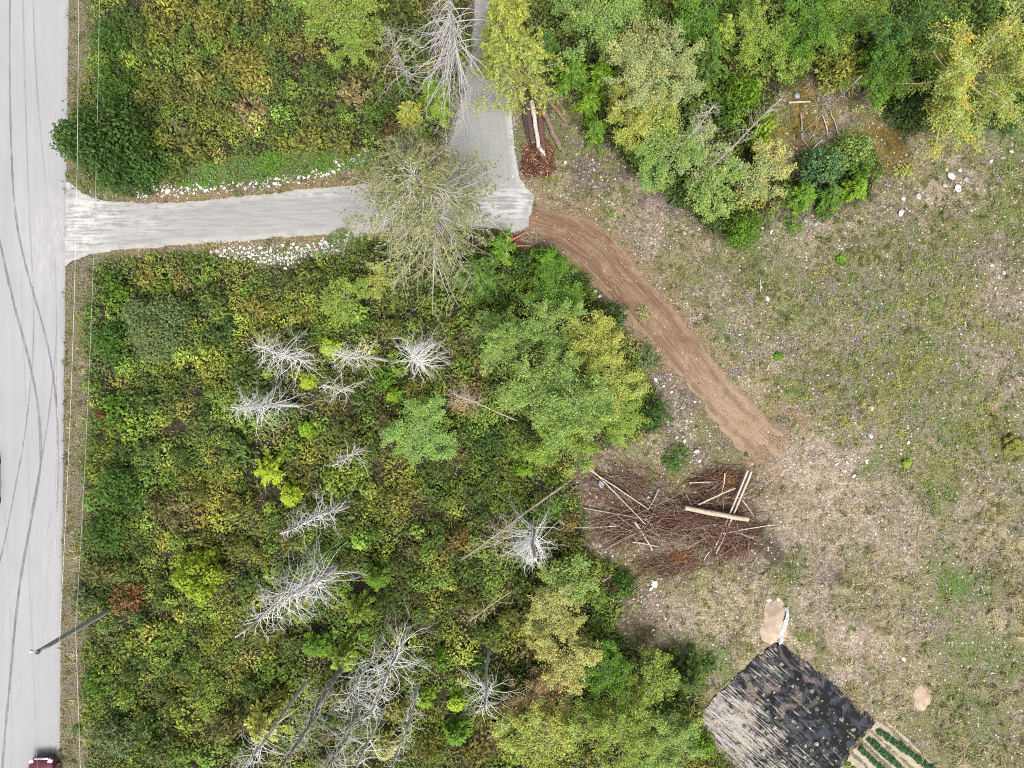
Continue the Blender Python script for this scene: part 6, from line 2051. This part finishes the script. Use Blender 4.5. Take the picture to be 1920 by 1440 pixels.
x, y = P(950 + rng.normal(size=m) * 18, 455 + rng.normal(size=m) * 9)
k = sdist(x, y, W['DRIVE']) < 0
x, y = x[k], y[k]
m = len(x)
sticks(S, x, y, gz(x, y) + .06 + .1 * rng.random(m), rng.random(m) * 6.28, .15 + .4 * rng.random(m), .012 + .012 * rng.random(m), np.array([[.17, .07, .05]]) * (.6 + .8 * rng.random((m, 1))), .3)
tag(paint(S.build('root_debris', BARK), (1, 1, 1)), kind='stuff')

# torn plastic by the sand heap
S = Soup()
c = PA([(1471, 1136), (1474, 1150), (1470, 1164), (1466, 1178), (1462, 1192), (1462, 1206)])
k = 26
t = np.linspace(0, 1, k)
cx, cy = (np.interp(t, np.linspace(0, 1, len(c)), c[:, i]) for i in (0, 1))
cols = 7
v = []
for j in range(cols):
    off = (j / (cols - 1) - .5) * .30 * (1 + 1.6 * (fbm(t * 9, t * 0 + 2, 1.0, 77) - .5))
    zz_ = .10 + .34 * fbm(t * 16, t * 0 + j * .9, 1.0, 78, 3) - .5 * abs(j / (cols - 1) - .35) * .3
    v.append(np.stack([cx + off, cy + .1 * off, gz(cx, cy) + zz_], 1))
v = np.stack(v, 1).reshape(-1, 3)
ii = np.arange(k * cols).reshape(k, cols)
S.add(v, quads=np.stack([ii[:-1, :-1], ii[:-1, 1:], ii[1:, 1:], ii[1:, :-1]], -1).reshape(-1, 4))
o = S.build('plastic_sheet', mat_plain('plastic', (.33, .345, .37), .4, .5, mott=.45, scale=7))
tag(o, 'crumpled strip of white plastic along the right side of the sand heap', 'plastic')
S = Soup()
c = PA([(1459, 1208), (1464, 1226), (1478, 1244), (1500, 1258), (1516, 1268)])
t = np.linspace(0, 1, k)
cx, cy = (np.interp(t, np.linspace(0, 1, len(c)), c[:, i]) for i in (0, 1))
tg = norm(np.stack([np.gradient(cx), np.gradient(cy)], 1))
v = []
for j in range(5):
    off = (j / 4 - .5) * .34 * np.sin(np.clip(t * 1.1 + .15, 0, 1) * math.pi) ** .5
    v.append(np.stack([cx - tg[:, 1] * off, cy + tg[:, 0] * off, gz(cx, cy) + .10 + .13 * math.sin(j / 4 * math.pi) + .06 * fbm(t * 10, t * 0 + j, 1.0, 79)], 1))
v = np.stack(v, 1).reshape(-1, 3)
ii = np.arange(k * 5).reshape(k, 5)
S.add(v, quads=np.stack([ii[:-1, :-1], ii[:-1, 1:], ii[1:, 1:], ii[1:, :-1]], -1).reshape(-1, 4))
o = S.build('folded_fabric', mat_plain('black_cloth', (.035, .033, .036), .7, .3, mott=.4))
tag(o, 'rolled up black fabric fold along the upper right edge of the bed', 'fabric')

# ------------------------------------------------------------------ rows of young plants in the two beds
def crop_proto(r, n, L, Wd):
    S = Soup()
    d = dirs(n, .0)
    p = d * r * (.45 + .55 * rng.random((len(d), 1))) * np.array([1, 1, .8])
    leaves(S, p + [0, 0, .05], d * .5 + UP * .6 + rng.normal(size=d.shape) * .3, L * (.7 + .6 * rng.random(len(d))), Wd, vary(len(d), .3, .1))
    return S.mesh('seedling', LEAF)


seeds = [crop_proto(.10, 60, .07, .04), crop_proto(.10, 46, .07, .04)]
cnt = 0
lb = 'small grey green seedling poking through the black fabric in a planted row'
for row in range(1, 13):
    for c_ in range(0, 20):
        u, v = .35 + c_ * .55 + random.uniform(-.1, .1), .45 + row * .585 + random.uniform(-.05, .05)
        x, y = FO + FV * u + FU * v * 1.0
        if sdist(np.array([x]), np.array([y]), W['FABRIC'])[0] < .12 or y < -26.4 or random.random() < .22 or cnt >= 130:
            continue
        o = link('seedling', seeds[cnt % 2])
        s = random.choice([.55, .7, .8, 1.0, 1.5])
        o.location = (x, y, float(fab_z(np.array([x]), np.array([y]))[0]) - .01)
        o.rotation_euler = (0, 0, random.random() * 6.28)
        o.scale = (s, s, s)
        paint(o, random.choice([(.20, .25, .13), (.33, .36, .24), (.12, .19, .08), (.45, .46, .36)]))
        tag(o, lb, 'seedling', 'seedlings in the black fabric')
        cnt += 1
crops = [crop_proto(.24, 170, .13, .07), crop_proto(.24, 170, .13, .07)]
CR = [((1648, 1370), (1760, 1452), 16, 'outermost row of round green crops along the right of the tan bed', 'crops of the outer row'),
      ((1628, 1386), (1712, 1462), 13, 'second row of round green crops in the tan bed', 'crops of the second row'),
      ((1612, 1402), (1668, 1456), 9, 'third row of round green crops in the tan bed', 'crops of the third row'),
      ((1590, 1432), (1612, 1456), 4, 'paler crop at the inner corner of the tan bed', 'crops of the inner corner')]
for (a, b, m, lb, gr) in CR:
    for i in range(m):
        t = i / (m - 1)
        x, y = P(a[0] + (b[0] - a[0]) * t + random.uniform(-1.5, 1.5), a[1] + (b[1] - a[1]) * t + random.uniform(-1.5, 1.5))
        o = link('crop_plant', crops[i % 2])
        s = random.uniform(.8, 1.2)
        o.location = (x, y, float(tan_z(np.array([x]), np.array([y]))[0]))
        o.scale = (s, s, s)
        o.rotation_euler = (0, 0, random.random() * 6.28)
        paint(o, (.16, .22, .06) if 'paler' in lb else (.055, .115, .045))
        tag(o, 'round green crop plant in the ' + lb.split(' of ')[0] + ' of the tan bed' if 'row' in lb else lb + ' seen beside the fabric', 'crop', gr)

# ------------------------------------------------------------------ utility pole and overhead wires
pt = P(75, 1220, 9.2)
pb_ = P(185, 1155, 1.6)
e = empty('utility_pole', (pb_[0], pb_[1], gz1(*pb_)))
tag(e, 'weathered grey utility pole on the verge beside the road', 'utility pole')
v = np.array([pt[0] - pb_[0], pt[1] - pb_[1], 9.2])
t = np.linspace(0, 1, 9)
S = Soup()
tubes(S, (v[None] * t[:, None])[None], (.17 - .05 * t)[None], 12, (1, 1, 1), cap=True)
paint(S.build('pole', BARK, e, True), (.33, .35, .335))
S = Soup()
tubes(S, np.array([[v + [0, 0, -.06], v + [0, 0, .02]]]), np.array([[.135, .135]]), 10, (1, 1, 1), cap=True)
paint(S.build('pole_cap', SILVER, e), (.07, .07, .07))
S = Soup()
tubes(S, np.array([[v + [-.02, .03, 0], v + [-.26, .10, .06]]]), np.array([[.025, .025]]), 6, cap=True)
paint(S.build('bracket', SILVER, e), (.30, .30, .31))
S = Soup()
z = np.array([0, .03, .06, .09, .12, .15, .18])
r = np.array([.05, .085, .05, .085, .05, .07, .03])
tubes(S, (v + np.array([-.26, .10, .05]) + np.stack([0 * z, 0 * z, z], 1))[None], r[None], 10, cap=True)
paint(S.build('insulator', SILVER, e, True), (.75, .75, .75))
S = Soup()
q = v * .60
tubes(S, np.array([[q + [.13, 0, 0], q + [.30, .02, 0]]]), np.array([[.03, .03]]), 6, cap=True)
paint(S.build('bracket', SILVER, e), (.25, .25, .25))
base = np.array([pb_[0], pb_[1], gz1(*pb_)])


def wire(pts_z, r, label, rgb):
    """Wire through ground points with heights: (x, y, z)."""
    p = np.array(pts_z)
    t = np.linspace(0, 1, len(p))
    tt = np.linspace(0, 1, 90)
    q = np.stack([np.interp(tt, t, p[:, i]) for i in range(3)], 1)
    for _ in range(60):
        q[1:-1] = (q[:-2] + 2 * q[1:-1] + q[2:]) / 4
    S = Soup()
    tubes(S, q[None], np.full((1, 90), r), 5, (1, 1, 1))
    o = paint(S.build('overhead_wire', SILVER), rgb)
    tag(o, label, 'wire')


def sag(a, b, drop, n=15):
    a, b = np.array(a), np.array(b)
    return [tuple(a + (b - a) * t - np.array([0, 0, drop * 4 * t * (1 - t)])) for t in np.linspace(0, 1, n)]


top = base + v + np.array([-.26, .10, .22])
low = base + v * .60 + np.array([.30, .02, 0])
mid_ = base + v * .78 + np.array([.16, 0, 0])
wire(sag(top, (top[0] - .4, top[1] + 62, 8.6), 1.4), .007, 'thin pale overhead wire nearest the grey road, running up from the pole tip', (.30, .30, .30))
wire(sag(mid_, (top[0] + .25, top[1] + 62, 6.6), 1.3), .009, 'pale overhead wire over the verge between the two others', (.6, .6, .58))
wire(sag(low, (top[0] + .75, top[1] + 62, 4.6), 1.1), .011, 'lowest overhead cable over the thicket side of the verge', (.34, .35, .34))
wire(sag(top, (top[0] + .1, top[1] - 45, 8.8), 1.0), .006, 'thin pale overhead wire running down the road from the pole tip', (.30, .30, .30))
wire(sag(low, (low[0] - .1, low[1] - 45, 5.6), .8), .009, 'overhead cable running down the verge from the pole to the bottom edge', (.5, .5, .48))

# ------------------------------------------------------------------ cars on the road
PAINT = {}


def car_paint(rgb):
    m = NT('car_paint')
    return m.done(rgb, .22, .5, None, .25, 0, 1.0)


GLASSM = mat_plain('car_glass', (.012, .013, .015), .06, .6, mott=.1)
TYRE = mat_plain('tyre', (.02, .02, .02), .9, .2)
RIM = mat_plain('rim', (.45, .45, .46), .3, .5, .9)
LAMP = mat_plain('lamp_glass', (.75, .76, .78), .15, .6)
TAIL = mat_plain('tail_lens', (.30, .01, .015), .2, .6)
TRIM = mat_plain('black_trim', (.02, .02, .022), .6, .3)
CHROME = mat_plain('chrome_trim', (.70, .71, .72), .16, .6, .9)
PLATE = mat_plain('plate', (.65, .66, .68), .5, .3)


def car(loc, rz, rgb, label):
    """A compact car: long axis +Y is the front."""
    e = empty('parked_car', loc, rz)
    tag(e, label, 'car')
    pm = car_paint(rgb)
    # stations along the length: y, half width, sill z, belt z
    ys = np.array([-2.10, -2.02, -1.75, -1.2, -.5, .3, .85, 1.35, 1.75, 1.98, 2.10])
    hw = np.array([.62, .76, .86, .90, .91, .91, .90, .87, .82, .72, .52])
    belt = np.array([.80, .93, .98, .98, .97, .96, .95, .90, .84, .74, .60])
    low_ = np.array([.42, .30, .24, .22, .20, .20, .20, .22, .24, .30, .40])
    prof = np.array([-1, -1.0, -.97, -.86, -.45, 0, .45, .86, .97, 1.0, 1])
    pz = np.array([0, .45, .82, .97, 1.02, 1.03, 1.02, .97, .82, .45, 0])
    S = Soup()
    v = np.stack([np.stack([prof * h, np.full(11, y_), l + (b - l) * pz], 1) for y_, h, l, b in zip(ys, hw, low_, belt)])
    n1, n2 = v.shape[:2]
    ii = np.arange(n1 * n2).reshape(n1, n2)
    q = np.stack([ii[:-1, :-1], ii[:-1, 1:], ii[1:, 1:], ii[1:, :-1]], -1).reshape(-1, 4)
    S.add(v.reshape(-1, 3), quads=q)
    for row, fl in ((0, 1), (n1 - 1, -1)):
        c = v[row].mean(0)
        S.add(np.concatenate([[c], v[row]]), tris=[(0, 1 + j, 2 + j) if fl > 0 else (0, 2 + j, 1 + j) for j in range(n2 - 1)])
    S.add(np.stack([np.stack([-hw * .95, ys, low_], 1), np.stack([hw * .95, ys, low_], 1)], 1).reshape(-1, 3), quads=[(2 * i, 2 * i + 2, 2 * i + 3, 2 * i + 1) for i in range(n1 - 1)])
    body = S.build('body', pm, e, True)
    # cabin: glass house and roof
    ring0 = [(-.80, 1.02, .955), (.80, 1.02, .955), (.83, .2, .975), (.83, -1.1, .985), (.74, -1.95, .96), (-.74, -1.95, .96), (-.83, -1.1, .985), (-.83, .2, .975)]
    ring1 = [(-.60, .32, 1.43), (.60, .32, 1.43), (.64, -.2, 1.47), (.62, -1.1, 1.46), (.54, -1.55, 1.40), (-.54, -1.55, 1.40), (-.62, -1.1, 1.46), (-.64, -.2, 1.47)]
    a, b = np.array(ring0), np.array(ring1)

    def panel(name, i, j, mat, inset=.07, out=.012):
        S = Soup()
        quad = np.array([a[i], a[j], b[j], b[i]])
        c = quad.mean(0)
        nn = norm(np.cross(quad[1] - quad[0], quad[3] - quad[0])[None])[0]
        qq = c + (quad - c) * (1 - inset) + nn * out
        g = []
        for s_ in np.linspace(0, 1, 5):
            for t_ in np.linspace(0, 1, 5):
                p_ = (qq[0] * (1 - s_) + qq[1] * s_) * (1 - t_) + (qq[3] * (1 - s_) + qq[2] * s_) * t_
                g.append(p_ + nn * .05 * math.sin(s_ * math.pi) * (1 if name != 'side_window' else .3))
        ii = np.arange(25).reshape(5, 5)
        S.add(np.array(g), quads=np.stack([ii[:-1, :-1], ii[1:, :-1], ii[1:, 1:], ii[:-1, 1:]], -1).reshape(-1, 4))
        return S.build(name, mat, e, True)

    S = Soup()
    S.add(np.concatenate([a, b]), quads=[(i, (i + 1) % 8, 8 + (i + 1) % 8, 8 + i) for i in range(8)])
    S.build('pillars', pm, e)
    panel('windscreen', 1, 0, GLASSM)
    panel('rear_window', 5, 4, GLASSM)
    for i, j in ((2, 1), (3, 2), (4, 3), (6, 5), (7, 6), (0, 7)):
        panel('side_window', i, j, GLASSM)
    S = Soup()
    r2 = b * np.array([.8, .86, 1]) + np.array([0, -.09, .035])
    S.add(np.concatenate([b + [0, 0, .002], r2]), quads=[(i, (i + 1) % 8, 8 + (i + 1) % 8, 8 + i) for i in range(8)])
    S.add(r2, quads=[(0, 1, 2, 7), (7, 2, 3, 6), (6, 3, 4, 5)])
    S.build('roof', pm, e, True)

    def boxm(name, c, s, mat, parent=e, rot=0.0):
        S = Soup()
        x, y, z = np.array(s) * .5
        vv = np.array([(-x, -y, -z), (x, -y, -z), (x, y, -z), (-x, y, -z), (-x * .85, -y * .85, z), (x * .85, -y * .85, z), (x * .85, y * .85, z), (-x * .85, y * .85, z)])
        cr, sr = math.cos(rot), math.sin(rot)
        vv = np.stack([vv[:, 0] * cr - vv[:, 1] * sr, vv[:, 0] * sr + vv[:, 1] * cr, vv[:, 2]], 1)
        S.add(vv + np.array(c), quads=[(0, 3, 2, 1), (4, 5, 6, 7), (0, 1, 5, 4), (1, 2, 6, 5), (2, 3, 7, 6), (3, 0, 4, 7)])
        return S.build(name, mat, parent)
    boxm('grille', (0, 2.07, .52), (.9, .10, .16), TRIM)
    boxm('bumper_strip', (0, 2.03, .70), (1.02, .12, .07), CHROME)
    boxm('bumper', (0, 2.05, .36), (1.3, .2, .16), pm)
    boxm('bumper', (0, -2.08, .40), (1.45, .16, .22), pm)
    boxm('number_plate', (0, -2.17, .52), (.30, .02, .15), PLATE)
    for sx in (-1, 1):
        boxm('headlight', (sx * .62, 1.90, .74), (.30, .26, .12), LAMP, e, -sx * .5)
        boxm('tail_light', (sx * .70, -2.00, .84), (.22, .14, .2), TAIL, e, sx * .3)
        m_ = boxm('mirror', (sx * .99, .72, .98), (.20, .12, .13), pm)
        boxm('door_handle', (sx * .905, -.35, .80), (.03, .18, .03), CHROME)
        boxm('wiper', (sx * .3 - .1, .92, 1.02), (.5, .025, .02), TRIM, e, .15)
        for y_ in (-1.3, 1.3):
            w = empty('wheel', (0, 0, 0))
            w.parent = e
            w.location = (sx * .80, y_, .32)
            an = np.arange(20) * 2 * math.pi / 20
            S = Soup()
            pr = [(-.10, .24), (-.11, .30), (-.06, .325), (.06, .325), (.11, .30), (.10, .24)]
            v_ = np.array([(x_, math.cos(q_) * r_, math.sin(q_) * r_) for x_, r_ in pr for q_ in an])
            S.add(v_, quads=[(i * 20 + j, i * 20 + (j + 1) % 20, (i + 1) * 20 + (j + 1) % 20, (i + 1) * 20 + j) for i in range(5) for j in range(20)])
            S.build('tyre', TYRE, w, True)
            S = Soup()
            v_ = np.concatenate([[[sx * .06, 0, 0]], [(sx * (.10 if j % 4 < 2 else .07), math.cos(q_) * .24, math.sin(q_) * .24) for j, q_ in enumerate(an)]])
            S.add(v_, tris=[(0, 1 + j, 1 + (j + 1) % 20) for j in range(20)])
            S.build('rim', RIM, w)
    return e


x, y = P(79, 1420, .75)
car((x, y - 2.12, .075), R_(1.5), (.075, .004, .014), 'maroon car with a dark windscreen at the bottom edge of the road')
x, y = P(1, 905, 1.0)
car((x - 1.52, y, .10), R_(180), (.03, .032, .036), 'dark grey car of which only the side shows at the left frame edge')
